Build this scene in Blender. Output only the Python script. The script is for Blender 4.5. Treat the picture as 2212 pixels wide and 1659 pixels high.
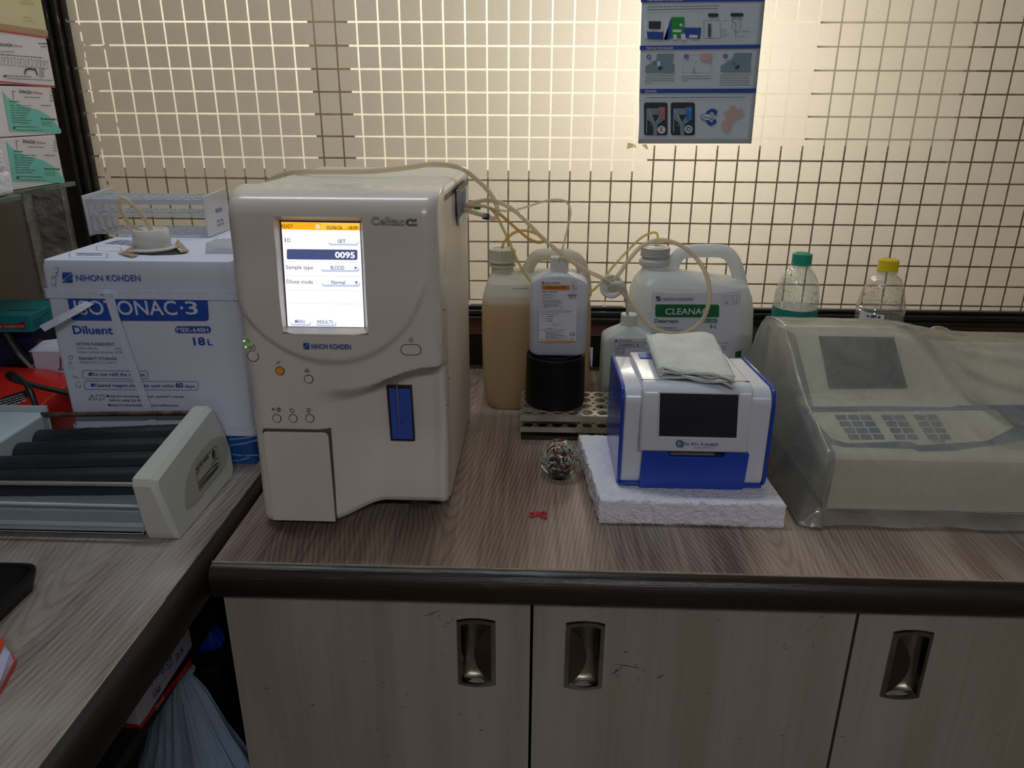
import bpy, bmesh, math, random
from math import sin, cos, pi, radians, sqrt
from mathutils import Vector, Matrix
random.seed(7)
for _o in list(bpy.data.objects): bpy.data.objects.remove(_o)
scene = bpy.context.scene
COL = scene.collection

# ------------------------------------------------------------------ camera
CT = 0.78                 # height of the worktops
CAMZ = CT + 0.485
YAW, PIT, ROL, FPX = -3.4126e-2, .357361, 4.596e-3, 1620.1
FWD = Vector((sin(YAW)*cos(PIT), cos(YAW)*cos(PIT), -sin(PIT)))
_r = Vector((cos(YAW), -sin(YAW), 0)); _u = _r.cross(FWD)
RGT = _r*cos(ROL)+_u*sin(ROL); UPV = -_r*sin(ROL)+_u*cos(ROL)
CAM = Vector((0, 0, CAMZ))
cd = bpy.data.cameras.new('camera'); cam = bpy.data.objects.new('camera', cd); COL.objects.link(cam)
cd.sensor_fit = 'HORIZONTAL'; cd.sensor_width = 36.0; cd.lens = FPX/2212*36.0; cd.clip_start = .02
cam.matrix_world = Matrix(((RGT.x, UPV.x, -FWD.x, 0), (RGT.y, UPV.y, -FWD.y, 0), (RGT.z, UPV.z, -FWD.z, CAMZ), (0, 0, 0, 1)))
scene.camera = cam

# ------------------------------------------------------------------ world, lights, exposure
vs = scene.view_settings
vs.view_transform = 'Standard'; vs.look = 'None'; vs.gamma = 1.0; vs.use_curve_mapping = False; vs.exposure = 0.0
w = bpy.data.worlds.new('world'); scene.world = w; w.use_nodes = True
w.node_tree.nodes['Background'].inputs[0].default_value = (.75, .85, 1, 1)
w.node_tree.nodes['Background'].inputs[1].default_value = 0.02
def area(name, loc, size, power, color, rot=(0, 0, 0)):
    d = bpy.data.lights.new(name, 'AREA'); d.shape = 'RECTANGLE'; d.size, d.size_y = size; d.energy = power; d.color = color
    o = bpy.data.objects.new(name, d); COL.objects.link(o); o.location = loc; o.rotation_euler = rot
    return o
area('ceiling_tube_light', (-.50, 1.08, 2.50), (1.2, .08), 9.0, (.78, .90, 1.0))
area('ceiling_tube_light', (.45, -1.5, 2.50), (1.2, .25), 23, (.91, .92, 1.0))
area('far_wall_fill_light', (-.35, 2.0, 2.45), (2.4, .5), 62, (1.0, .94, .84), (radians(62), 0, 0))  # unseen area light added, tilted at the far wall to brighten it
ld = bpy.data.lights.new('far_room_lamp', 'POINT'); ld.energy = 15.5; ld.color = (1.0, .92, .79); ld.shadow_soft_size = .07
lo = bpy.data.objects.new('far_room_lamp', ld); COL.objects.link(lo); lo.location = (.25, 1.735, CAMZ+.09)

# ------------------------------------------------------------------ helpers
def ray(px, py): return FWD + RGT*((px-1106)/FPX) - UPV*((py-829.5)/FPX)
def Zp(px, py, z): v = ray(px, py); return CAM + v*((z-CAMZ)/v.z)
def Yp(px, py, y): v = ray(px, py); return CAM + v*(y/v.y)
def Xp(px, py, x): v = ray(px, py); return CAM + v*(x/v.x)
def s2l(c): c = c/255.0; return c/12.92 if c <= .04045 else ((c+.055)/1.055)**2.4
def rgb(r, g, b): return (s2l(r), s2l(g), s2l(b), 1)

def wm(o):
    m = o.matrix_basis.copy()
    while o.parent: o = o.parent; m = o.matrix_basis @ m
    return m
def thing(name, label, cat, loc=(0, 0, 0), rz=0, group=None):
    o = bpy.data.objects.new(name, None); COL.objects.link(o); o.empty_display_size = .05
    o.location = loc; o.rotation_euler = (0, 0, rz); o['label'] = label; o['category'] = cat
    if group: o['group'] = group
    return o
def tag(o, label, cat, group=None, kind=None):
    o['label'] = label; o['category'] = cat
    if group: o['group'] = group
    if kind: o['kind'] = kind
    return o
def struct(o): o['kind'] = 'structure'; return o

class MB:
    def __init__(s): s.v = []; s.f = []; s.m = []; s.cm = 0
    def add(s, vs, fs):
        b = len(s.v); s.v += [Vector(p) for p in vs]; s.f += [[b+i for i in f] for f in fs]; s.m += [s.cm]*len(fs); return s
    def box(s, x0, x1, y0, y1, z0, z1, M=None):
        vs = [(x, y, z) for z in (z0, z1) for y in (y0, y1) for x in (x0, x1)]
        if M is not None: vs = [M @ Vector(p) for p in vs]
        return s.add(vs, [(0, 2, 3, 1), (4, 5, 7, 6), (0, 1, 5, 4), (2, 6, 7, 3), (0, 4, 6, 2), (1, 3, 7, 5)])
    def hexa(s, p):   # 8 points: bottom 4 ccw, top 4 ccw
        return s.add(p, [(3, 2, 1, 0), (4, 5, 6, 7), (0, 1, 5, 4), (1, 2, 6, 5), (2, 3, 7, 6), (3, 0, 4, 7)])
    def quad(s, a, b, c, d): return s.add([a, b, c, d], [(0, 1, 2, 3)])
    def loft(s, rings, cap0=True, cap1=True, closed=True):
        n = len(rings[0]); vs = [p for r in rings for p in r]; fs = []
        for k in range(len(rings)-1):
            for i in range(n if closed else n-1):
                j = (i+1) % n; fs.append((k*n+i, k*n+j, (k+1)*n+j, (k+1)*n+i))
        if cap0: fs.append(tuple(range(n-1, -1, -1)))
        if cap1: fs.append(tuple((len(rings)-1)*n+i for i in range(n)))
        return s.add(vs, fs)
    def lathe(s, prof, c, n=32, sx=1, sy=1, M=None, cap0=True, cap1=True):
        c = Vector(c); rings = []
        for r, z in prof:
            ring = [Vector((r*sx*cos(2*pi*i/n), r*sy*sin(2*pi*i/n), z)) for i in range(n)]
            if M is not None: ring = [M @ p for p in ring]
            rings.append([c+p for p in ring])
        return s.loft(rings, cap0, cap1)
    def tube(s, pts, r, n=10, cap=True, closed=False, flat=1.0):
        pts = [Vector(p) for p in pts]; m = len(pts); rings = []
        rr = r if isinstance(r, (list, tuple)) else [r]*m
        def tan(i):
            if closed: a, b = pts[(i-1) % m], pts[(i+1) % m]
            else: a, b = pts[max(i-1, 0)], pts[min(i+1, m-1)]
            t = b-a; return t.normalized() if t.length > 1e-9 else Vector((0, 0, 1))
        t0 = tan(0); up = Vector((0, 0, 1)) if abs(t0.z) < .9 else Vector((0, 1, 0))
        nrm = (up - t0*up.dot(t0)).normalized()
        for i in range(m):
            t = tan(i); nrm = (nrm - t*nrm.dot(t)); nrm = nrm.normalized() if nrm.length > 1e-6 else t.orthogonal().normalized()
            b = t.cross(nrm)
            rings.append([pts[i] + nrm*(rr[i]*cos(2*pi*k/n)) + b*(rr[i]*flat*sin(2*pi*k/n)) for k in range(n)])
        if closed: rings.append(rings[0]); return s.loft(rings, False, False)
        return s.loft(rings, cap, cap)
    def prism(s, pts, d):    # pts: closed 3D polygon, extruded by vector d
        d = Vector(d); n = len(pts); a = [Vector(p) for p in pts]; b = [p+d for p in a]
        return s.add(a+b, [tuple(range(n-1, -1, -1)), tuple(range(n, 2*n))]+[(i, (i+1) % n, n+(i+1) % n, n+i) for i in range(n)])
    def grid(s, fn, nu, nv, skip=None):
        vs = [fn(i/nu, j/nv) for j in range(nv+1) for i in range(nu+1)]
        fs = [(j*(nu+1)+i, j*(nu+1)+i+1, (j+1)*(nu+1)+i+1, (j+1)*(nu+1)+i) for j in range(nv) for i in range(nu) if not (skip and skip(i, j))]
        return s.add(vs, fs)
    def pieces(s):
        # loose islands grouped by nearness, so that far-apart pieces become parts of their own
        n = len(s.v); par = list(range(n))
        def find(a):
            while par[a] != a: par[a] = par[par[a]]; a = par[a]
            return a
        seen = {}
        for i, p in enumerate(s.v):
            k = (round(p.x, 6), round(p.y, 6), round(p.z, 6))
            if k in seen: par[find(i)] = find(seen[k])
            else: seen[k] = i
        for f in s.f:
            a = find(f[0])
            for q in f[1:]: par[find(q)] = a
        box = {}
        for f in s.f:
            for q in f:
                r = find(q); p = s.v[q]; b_ = box.get(r)
                if b_ is None: box[r] = [p.x, p.y, p.z, p.x, p.y, p.z]
                else:
                    b_[0] = min(b_[0], p.x); b_[1] = min(b_[1], p.y); b_[2] = min(b_[2], p.z); b_[3] = max(b_[3], p.x); b_[4] = max(b_[4], p.y); b_[5] = max(b_[5], p.z)
        ks = list(box); m = len(ks); g = list(range(m))
        if m < 2: return None
        def fg(a):
            while g[a] != a: g[a] = g[g[a]]; a = g[a]
            return a
        B_ = [box[k] for k in ks]; sz = [max(b_[3]-b_[0], b_[4]-b_[1], b_[5]-b_[2]) for b_ in B_]
        for i in range(m):
            for j in range(i+1, m):
                if fg(i) == fg(j): continue
                a, c = B_[i], B_[j]; lim = max(.019, .48*max(sz[i], sz[j]))
                d2 = sum(max(0, c[k]-a[k+3], a[k]-c[k+3])**2 for k in range(3))
                if d2 < lim*lim: g[fg(i)] = fg(j)
        gi = {k: fg(i) for i, k in enumerate(ks)}; groups = {}
        for f, mt in zip(s.f, s.m): groups.setdefault(gi[find(f[0])], []).append((f, mt))
        if len(groups) < 2: return None
        out = []
        for fl in groups.values():
            nb = MB(); ix = {}
            for f, mt in fl:
                nf = []
                for q in f:
                    if q not in ix: ix[q] = len(nb.v); nb.v.append(s.v[q])
                    nf.append(ix[q])
                nb.f.append(nf); nb.m.append(mt)
            out.append(nb)
        return sorted(out, key=lambda q: -len(q.f))
    def build(s, name, mat, parent=None, smooth=35, bevel=0, seg=3, fixn=True, subsurf=0, solid=0, whole=False):
        if parent is not None and not whole and len(s.v) < 14000:
            ps = s.pieces()
            if ps:
                os_ = [q.build(name, mat, parent, smooth, bevel, seg, fixn, subsurf, solid, True) for q in ps]
                return os_[0]
        me = bpy.data.meshes.new(name)
        M = wm(parent).inverted() if parent else Matrix()
        me.from_pydata([M @ p for p in s.v], [], s.f)
        mats = mat if isinstance(mat, (list, tuple)) else [mat]
        for k in mats: me.materials.append(k)
        for p, k in zip(me.polygons, s.m): p.material_index = k
        if fixn:
            bm = bmesh.new(); bm.from_mesh(me); bmesh.ops.remove_doubles(bm, verts=bm.verts, dist=1e-6)
            bmesh.ops.recalc_face_normals(bm, faces=bm.faces); bm.to_mesh(me); bm.free()
        if smooth:
            for p in me.polygons: p.use_smooth = True
            me.set_sharp_from_angle(angle=radians(smooth))
        me.update()
        o = bpy.data.objects.new(name, me); COL.objects.link(o)
        if parent: o.parent = parent
        if solid: md = o.modifiers.new('solid', 'SOLIDIFY'); md.thickness = solid; md.offset = 0
        if subsurf: md = o.modifiers.new('sub', 'SUBSURF'); md.levels = md.render_levels = subsurf
        if bevel:
            md = o.modifiers.new('bevel', 'BEVEL'); md.width = bevel; md.segments = seg; md.limit_method = 'ANGLE'; md.angle_limit = radians(40)
        return o

def catmull(pts, n=8, closed=False):
    P = [Vector(p) for p in pts]; out = []; m = len(P)
    for i in range(m if closed else m-1):
        if closed: a, b, c, d = P[(i-1) % m], P[i], P[(i+1) % m], P[(i+2) % m]
        else: a, b, c, d = P[max(i-1, 0)], P[i], P[i+1], P[min(i+2, m-1)]
        for k in range(n):
            t = k/n
            out.append(.5*((2*b)+(c-a)*t+(2*a-5*b+4*c-d)*t*t+(3*b-a-3*c+d)*t**3))
    if not closed: out.append(P[-1])
    return out
def rr(cx, cy, hx, hy, r, z, n=6):
    out = []; r = min(r, hx, hy)
    for q, (sx, sy) in enumerate(((1, 1), (-1, 1), (-1, -1), (1, -1))):
        for k in range(n+1):
            a = q*pi/2 + k/n*pi/2
            out.append(Vector((cx+sx*(hx-r)+r*cos(a), cy+sy*(hy-r)+r*sin(a), z)))
    return out
def sst(a, b, x):
    t = max(0, min(1, (x-a)/(b-a))); return t*t*(3-2*t)
def rotz(a): return Matrix.Rotation(a, 4, 'Z')

# text: glyph meshes of the built-in font
_tc = {}
def glyphs(txt, bold=0.0, shear=0.0):
    k = (txt, bold, shear)
    if k in _tc: return _tc[k]
    cu = bpy.data.curves.new('t', 'FONT'); cu.body = txt; cu.size = 1; cu.offset = bold; cu.shear = shear; cu.resolution_u = 3
    ob = bpy.data.objects.new('t', cu); COL.objects.link(ob)
    dg = bpy.context.evaluated_depsgraph_get()
    me = bpy.data.meshes.new_from_object(ob.evaluated_get(dg))
    vs = [v.co.copy() for v in me.vertices]; fs = [tuple(p.vertices) for p in me.polygons]
    bpy.data.objects.remove(ob); bpy.data.curves.remove(cu); bpy.data.meshes.remove(me)
    xs = [v.x for v in vs] or [0, 1]
    _tc[k] = (vs, fs, min(xs), max(xs)); return _tc[k]

class Face:
    """a flat face of a thing: plane through O with normal N; pixel positions of its print are read on that plane"""
    def __init__(s, O, N, lift=.0004, crop=None):
        s.O = Vector(O); s.N = Vector(N).normalized(); s.lift = lift; s.crop = crop
        if s.N.dot(CAM-s.O) < 0: s.N = -s.N
    def p(s, x, y, lift=None):
        if s.crop: x, y = s.crop[0]+x/s.crop[2], s.crop[1]+y/s.crop[2]
        v = ray(x, y); t = s.N.dot(s.O-CAM)/s.N.dot(v)
        return CAM+v*t + s.N*(s.lift if lift is None else lift)
    def text(s, mb, txt, x0, y0, x1, y1, h, bold=0.0, shear=0.0, lift=None):
        vs, fs, a, b = glyphs(txt, bold, shear)
        p0, p1, p2 = s.p(x0, y0, lift), s.p(x1, y1, lift), s.p(x0, y0-h, lift)
        U = (p1-p0); V = s.N.cross(U).normalized(); V *= (p2-p0).length/.69
        if V.dot(p2-p0) < 0: V = -V
        sc = 1.0/(b-a)
        mb.add([p0 + U*((v.x-a)*sc) + V*v.y for v in vs], fs)
    def poly(s, mb, pts, lift=None): mb.add([s.p(x, y, lift) for x, y in pts], [tuple(range(len(pts)))])
    def rect(s, mb, x0, y0, x1, y1, lift=None, sk=0): s.poly(mb, [(x0, y0), (x1, y0+sk), (x1, y1+sk), (x0, y1)], lift)
    def rrect(s, mb, x0, y0, x1, y1, r, lift=None, sk=0):
        pts = []
        for q, (cx, cy) in enumerate(((x1-r, y1-r), (x0+r, y1-r), (x0+r, y0+r), (x1-r, y0+r))):
            for k in range(7):
                a = q*pi/2+k/6*pi/2; x = cx+r*cos(a); pts.append((x, cy+r*sin(a)+sk*(x-x0)/(x1-x0)))
        s.poly(mb, pts, lift); return pts
    def line(s, mb, pts, w, lift=None, closed=False):
        P = [s.p(x, y, lift) for x, y in pts]
        W = (s.p(pts[0][0]+w, pts[0][1], lift)-P[0]).length*.5
        n = len(P)
        for i in range(n if closed else n-1):
            a, b = P[i], P[(i+1) % n]; t = (b-a)
            if t.length < 1e-7: continue
            t.normalize(); q = s.N.cross(t)*W; e = t*W*.5
            mb.add([a-q-e, b-q+e, b+q+e, a+q-e], [(0, 1, 2, 3)])
    def orect(s, mb, x0, y0, x1, y1, w, r=0, lift=None, sk=0):
        pts = []
        for q, (cx, cy) in enumerate(((x1-r, y1-r), (x0+r, y1-r), (x0+r, y0+r), (x1-r, y0+r))):
            for k in range(5 if r else 1):
                a = q*pi/2+(k/4*pi/2 if r else 0); x = cx+r*cos(a) if r else cx; y = cy+r*sin(a) if r else cy
                pts.append((x, y+sk*(x-x0)/(x1-x0)))
        s.line(mb, pts, w, lift, True)
    def circ(s, mb, x, y, r, w=None, ry=None, a0=0, a1=360, n=20, lift=None):
        ry = ry or r
        pts = [(x+r*cos(radians(a0+(a1-a0)*k/n)), y+ry*sin(radians(a0+(a1-a0)*k/n))) for k in range(n+(a1-a0 < 360))]
        if w is None: s.poly(mb, pts, lift)
        else: s.line(mb, pts, w, lift, a1-a0 >= 360)
    def fine(s, mb, x0, y0, x1, h, n=None, sk=0, lift=None):
        """print too small to read: a row of short irregular strokes"""
        x = x0; rnd = random.Random(int(x0*7+y0*13))
        while x < x1:
            w_ = h*rnd.uniform(.7, 2.6); w_ = min(w_, x1-x)
            y = y0+sk*(x-x0)/(x1-x0)
            s.poly(mb, [(x, y-h*.8), (x+w_, y-h*rnd.uniform(.6, .8)), (x+w_, y-h*rnd.uniform(0, .2)), (x, y-h*.1)], lift)
            x += w_+h*rnd.uniform(.25, .6)

# ------------------------------------------------------------------ materials
def newmat(name):
    m = bpy.data.materials.new(name); m.use_nodes = True; nt = m.node_tree
    return m, nt, nt.nodes['Principled BSDF'], nt.nodes['Material Output']
def N(nt, t, **kw):
    n = nt.nodes.new(t)
    for k, v in kw.items():
        if k.startswith('i_'):
            k2 = k[2:]; n.inputs[int(k2) if k2.isdigit() else k2.replace('_', ' ')].default_value = v
        else: setattr(n, k, v)
    return n
def pm(name, col, rough=.5, metal=0, var=.08, vscale=12, bump=0, bscale=60, coat=0, emit=None, es=1, spec=.5, rvar=.08, aniso=(1, 1, 1)):
    """procedural material: base colour with a soft noise, roughness variation and optional bump"""
    m, nt, b, out = newmat(name); L = nt.links.new
    tc = N(nt, 'ShaderNodeTexCoord'); mp = N(nt, 'ShaderNodeMapping'); mp.inputs['Scale'].default_value = aniso
    L(tc.outputs['Object'], mp.inputs[0])
    nz = N(nt, 'ShaderNodeTexNoise', i_Scale=vscale, i_Detail=5.0); L(mp.outputs[0], nz.inputs['Vector'])
    cr = N(nt, 'ShaderNodeValToRGB'); L(nz.outputs[0], cr.inputs[0])
    cr.color_ramp.elements[0].position = .3; cr.color_ramp.elements[1].position = .7
    cr.color_ramp.elements[0].color = tuple(max(0, x*(1-var)) for x in col[:3])+(1,)
    cr.color_ramp.elements[1].color = tuple(min(1, x*(1+var)) for x in col[:3])+(1,)
    L(cr.outputs[0], b.inputs['Base Color'])
    mr = N(nt, 'ShaderNodeMapRange', i_3=max(.02, rough-rvar), i_4=min(1, rough+rvar)); L(nz.outputs[0], mr.inputs[0]); L(mr.outputs[0], b.inputs['Roughness'])
    b.inputs['Metallic'].default_value = metal; b.inputs['Coat Weight'].default_value = coat; b.inputs['Coat Roughness'].default_value = .15; b.inputs['Specular IOR Level'].default_value = spec
    if bump:
        n2 = N(nt, 'ShaderNodeTexNoise', i_Scale=bscale, i_Detail=4.0); L(mp.outputs[0], n2.inputs['Vector'])
        bp = N(nt, 'ShaderNodeBump', i_Strength=bump, i_Distance=.01); L(n2.outputs[0], bp.inputs['Height']); L(bp.outputs[0], b.inputs['Normal'])
    if emit:
        b.inputs['Emission Color'].default_value = emit; b.inputs['Emission Strength'].default_value = es
    return m
def clearmat(name, tint=(1, 1, 1), refl=.12, rough=.05, bump=0, bscale=60, body=0.0, bodycol=(.8, .8, .8)):
    """thin clear plastic or glass: transparent with fresnel gloss and some milky body"""
    m, nt, b, out = newmat(name); L = nt.links.new; nt.nodes.remove(b)
    tr = N(nt, 'ShaderNodeBsdfTransparent'); tr.inputs[0].default_value = tuple(tint)+(1,)
    gl = N(nt, 'ShaderNodeBsdfGlossy'); gl.inputs['Roughness'].default_value = rough
    lw = N(nt, 'ShaderNodeLayerWeight', i_Blend=.25)
    mr = N(nt, 'ShaderNodeMapRange', i_3=refl*.3, i_4=min(1, refl*5)); L(lw.outputs['Facing'], mr.inputs[0])
    mx = N(nt, 'ShaderNodeMixShader'); L(mr.outputs[0], mx.inputs[0])
    first = tr
    if body:
        df = N(nt, 'ShaderNodeBsdfDiffuse'); df.inputs[0].default_value = tuple(bodycol)+(1,)
        tl = N(nt, 'ShaderNodeBsdfTranslucent'); tl.inputs[0].default_value = tuple(bodycol)+(1,)
        a = N(nt, 'ShaderNodeMixShader', i_0=.5); L(df.outputs[0], a.inputs[1]); L(tl.outputs[0], a.inputs[2])
        c = N(nt, 'ShaderNodeMixShader', i_0=body); L(tr.outputs[0], c.inputs[1]); L(a.outputs[0], c.inputs[2]); first = c
        if bump or True: pass
    L(first.outputs[0], mx.inputs[1]); L(gl.outputs[0], mx.inputs[2]); L(mx.outputs[0], out.inputs[0])
    if bump:
        tc = N(nt, 'ShaderNodeTexCoord'); n2 = N(nt, 'ShaderNodeTexNoise', i_Scale=bscale, i_Detail=3.0); L(tc.outputs['Object'], n2.inputs['Vector'])
        bp = N(nt, 'ShaderNodeBump', i_Strength=bump, i_Distance=.01); L(n2.outputs[0], bp.inputs['Height']); L(bp.outputs[0], gl.inputs['Normal']); L(bp.outputs[0], lw.inputs['Normal'])
    return m
def milkmat(name, col, rough=.35, trans=.35, level=None, col2=None, soft=.004):
    """translucent polyethylene; below 'level' (object z) the liquid's colour shows through the wall"""
    m, nt, b, out = newmat(name); L = nt.links.new
    b.inputs['Base Color'].default_value = col; b.inputs['Roughness'].default_value = rough
    tl = N(nt, 'ShaderNodeBsdfTranslucent'); tl.inputs[0].default_value = col
    tc = N(nt, 'ShaderNodeTexCoord'); nz = N(nt, 'ShaderNodeTexNoise', i_Scale=9.0, i_Detail=3.0); L(tc.outputs['Object'], nz.inputs[0])
    src = None
    hs = N(nt, 'ShaderNodeMixRGB', blend_type='MULTIPLY'); hs.inputs[0].default_value = .12; hs.inputs[1].default_value = col; L(nz.outputs[0], hs.inputs[2]); src = hs
    if level is not None:
        sp = N(nt, 'ShaderNodeSeparateXYZ'); L(tc.outputs['Object'], sp.inputs[0])
        mr = N(nt, 'ShaderNodeMapRange', i_1=level-soft, i_2=level+soft, i_3=1.0, i_4=0.0); L(sp.outputs[2], mr.inputs[0])
        mc = N(nt, 'ShaderNodeMixRGB'); L(mr.outputs[0], mc.inputs[0]); L(hs.outputs[0], mc.inputs[1]); mc.inputs[2].default_value = col2; src = mc
    L(src.outputs[0], b.inputs['Base Color']); L(src.outputs[0], tl.inputs[0])
    mx = N(nt, 'ShaderNodeMixShader', i_0=trans); L(b.outputs[0], mx.inputs[1]); L(tl.outputs[0], mx.inputs[2]); L(mx.outputs[0], out.inputs[0])
    return m
def inkmat(name, col, rough=.5): return pm(name, col, rough, var=.05, vscale=40)

def _math(nt, op, a, b=None, c=None):
    n = nt.nodes.new('ShaderNodeMath'); n.operation = op
    for i, v in enumerate((a, b, c)):
        if v is None: continue
        if isinstance(v, (int, float)): n.inputs[i].default_value = v
        else: nt.links.new(v, n.inputs[i])
    return n.outputs[0]
def woodmat(name, dark, mid, light, center=(0, 0, 0), axis='Y', rough=.35, scale=1.0, smudge_sheen=.0, ring=.10, cath=None):
    """laminate wood: stretched rings with fine grain; the grain runs along 'axis'"""
    m, nt, b, out = newmat(name); L = nt.links.new
    tc = N(nt, 'ShaderNodeTexCoord'); mp = N(nt, 'ShaderNodeMapping'); mp.inputs['Location'].default_value = center
    sc = {'Y': (5, .9, 5), 'X': (.6, 5, 5), 'Z': (4, 4, .5)}[axis]
    mp.inputs['Scale'].default_value = tuple(k*scale for k in sc)
    L(tc.outputs['Object'], mp.inputs[0])
    nz = N(nt, 'ShaderNodeTexNoise', i_Scale=1.3, i_Detail=2.0); L(mp.outputs[0], nz.inputs[0])
    wv = N(nt, 'ShaderNodeMath', operation='MULTIPLY', i_1=22.0); L(nz.outputs[0], wv.inputs[0])
    fr = N(nt, 'ShaderNodeMath', operation='SINE'); L(wv.outputs[0], fr.inputs[0])
    m2 = N(nt, 'ShaderNodeMapping'); m2.inputs['Scale'].default_value = {'Y': (160, 5, 60), 'X': (5, 160, 160), 'Z': (160, 160, 4)}[axis]; L(tc.outputs['Object'], m2.inputs[0])
    fn = N(nt, 'ShaderNodeTexNoise', i_Scale=1.0, i_Detail=4.0); L(m2.outputs[0], fn.inputs[0])
    m3 = N(nt, 'ShaderNodeMapping'); m3.inputs['Scale'].default_value = {'Y': (9, 1.1, 10), 'X': (1.5, 14, 14), 'Z': (12, 12, 1)}[axis]; L(tc.outputs['Object'], m3.inputs[0])
    bn = N(nt, 'ShaderNodeTexNoise', i_Scale=1.0, i_Detail=3.0); L(m3.outputs[0], bn.inputs[0])
    a = N(nt, 'ShaderNodeMath', operation='MULTIPLY_ADD', i_1=ring, i_2=0.0); L(fr.outputs[0], a.inputs[0])
    c = N(nt, 'ShaderNodeMath', operation='MULTIPLY_ADD', i_1=.55); L(fn.outputs[0], c.inputs[0]); L(a.outputs[0], c.inputs[2])
    e = N(nt, 'ShaderNodeMath', operation='MULTIPLY_ADD', i_1=.75); L(bn.outputs[0], e.inputs[0]); L(c.outputs[0], e.inputs[2])
    if cath:      # nested flame figure down the middle of each board
        x0_, wd_, k_, fq = cath; Mt = lambda op, a_, b_=None, c_=None: _math(nt, op, a_, b_, c_)
        sp = N(nt, 'ShaderNodeSeparateXYZ'); L(tc.outputs['Object'], sp.inputs[0])
        wn = N(nt, 'ShaderNodeTexNoise', i_Scale=3.0, i_Detail=2.0); L(tc.outputs['Object'], wn.inputs[0])
        xw = Mt('SUBTRACT', Mt('FRACT', Mt('DIVIDE', Mt('ADD', sp.outputs[0], 20*wd_-x0_+wd_/2), wd_)), .5)
        xw = Mt('ADD', Mt('MULTIPLY', xw, wd_), Mt('MULTIPLY', Mt('SUBTRACT', wn.outputs[0], .5), .05))
        f_ = Mt('SUBTRACT', Mt('ADD', sp.outputs[1], Mt('MULTIPLY', wn.outputs[0], .25)), Mt('MULTIPLY', Mt('SQRT', Mt('ADD', Mt('MULTIPLY', xw, xw), .0003)), k_))
        sn_ = Mt('POWER', Mt('MULTIPLY_ADD', Mt('SINE', Mt('MULTIPLY', f_, fq)), .5, .5), 3.0)
        e = Mt('SUBTRACT', e.outputs[0], Mt('MULTIPLY', sn_, .13)).node
    cr = N(nt, 'ShaderNodeValToRGB'); L(e.outputs[0], cr.inputs[0]); E = cr.color_ramp.elements
    E[0].position = .42; E[0].color = dark; E[1].position = .85; E[1].color = light
    k = E.new(.64); k.color = mid
    src = cr
    sn = N(nt, 'ShaderNodeTexNoise', i_Scale=4.5, i_Detail=6.0); L(tc.outputs['Object'], sn.inputs[0])
    if smudge_sheen:  # pale patches: smudges, plus cloudy highlights put into the colour
        sr = N(nt, 'ShaderNodeMapRange', i_1=.44, i_2=.66, i_3=0.0, i_4=smudge_sheen); L(sn.outputs[0], sr.inputs[0])
        mx = N(nt, 'ShaderNodeMixRGB'); mx.inputs[2].default_value = (.42, .40, .35, 1); L(sr.outputs[0], mx.inputs[0]); L(cr.outputs[0], mx.inputs[1]); src = mx
    L(src.outputs[0], b.inputs['Base Color'])
    rg = N(nt, 'ShaderNodeMapRange', i_1=.3, i_2=.7, i_3=rough-.08, i_4=rough+.15); L(sn.outputs[0], rg.inputs[0]); L(rg.outputs[0], b.inputs['Roughness'])
    bp = N(nt, 'ShaderNodeBump', i_Strength=.12, i_Distance=.002); L(fn.outputs[0], bp.inputs['Height']); L(bp.outputs[0], b.inputs['Normal'])
    return m
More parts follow.
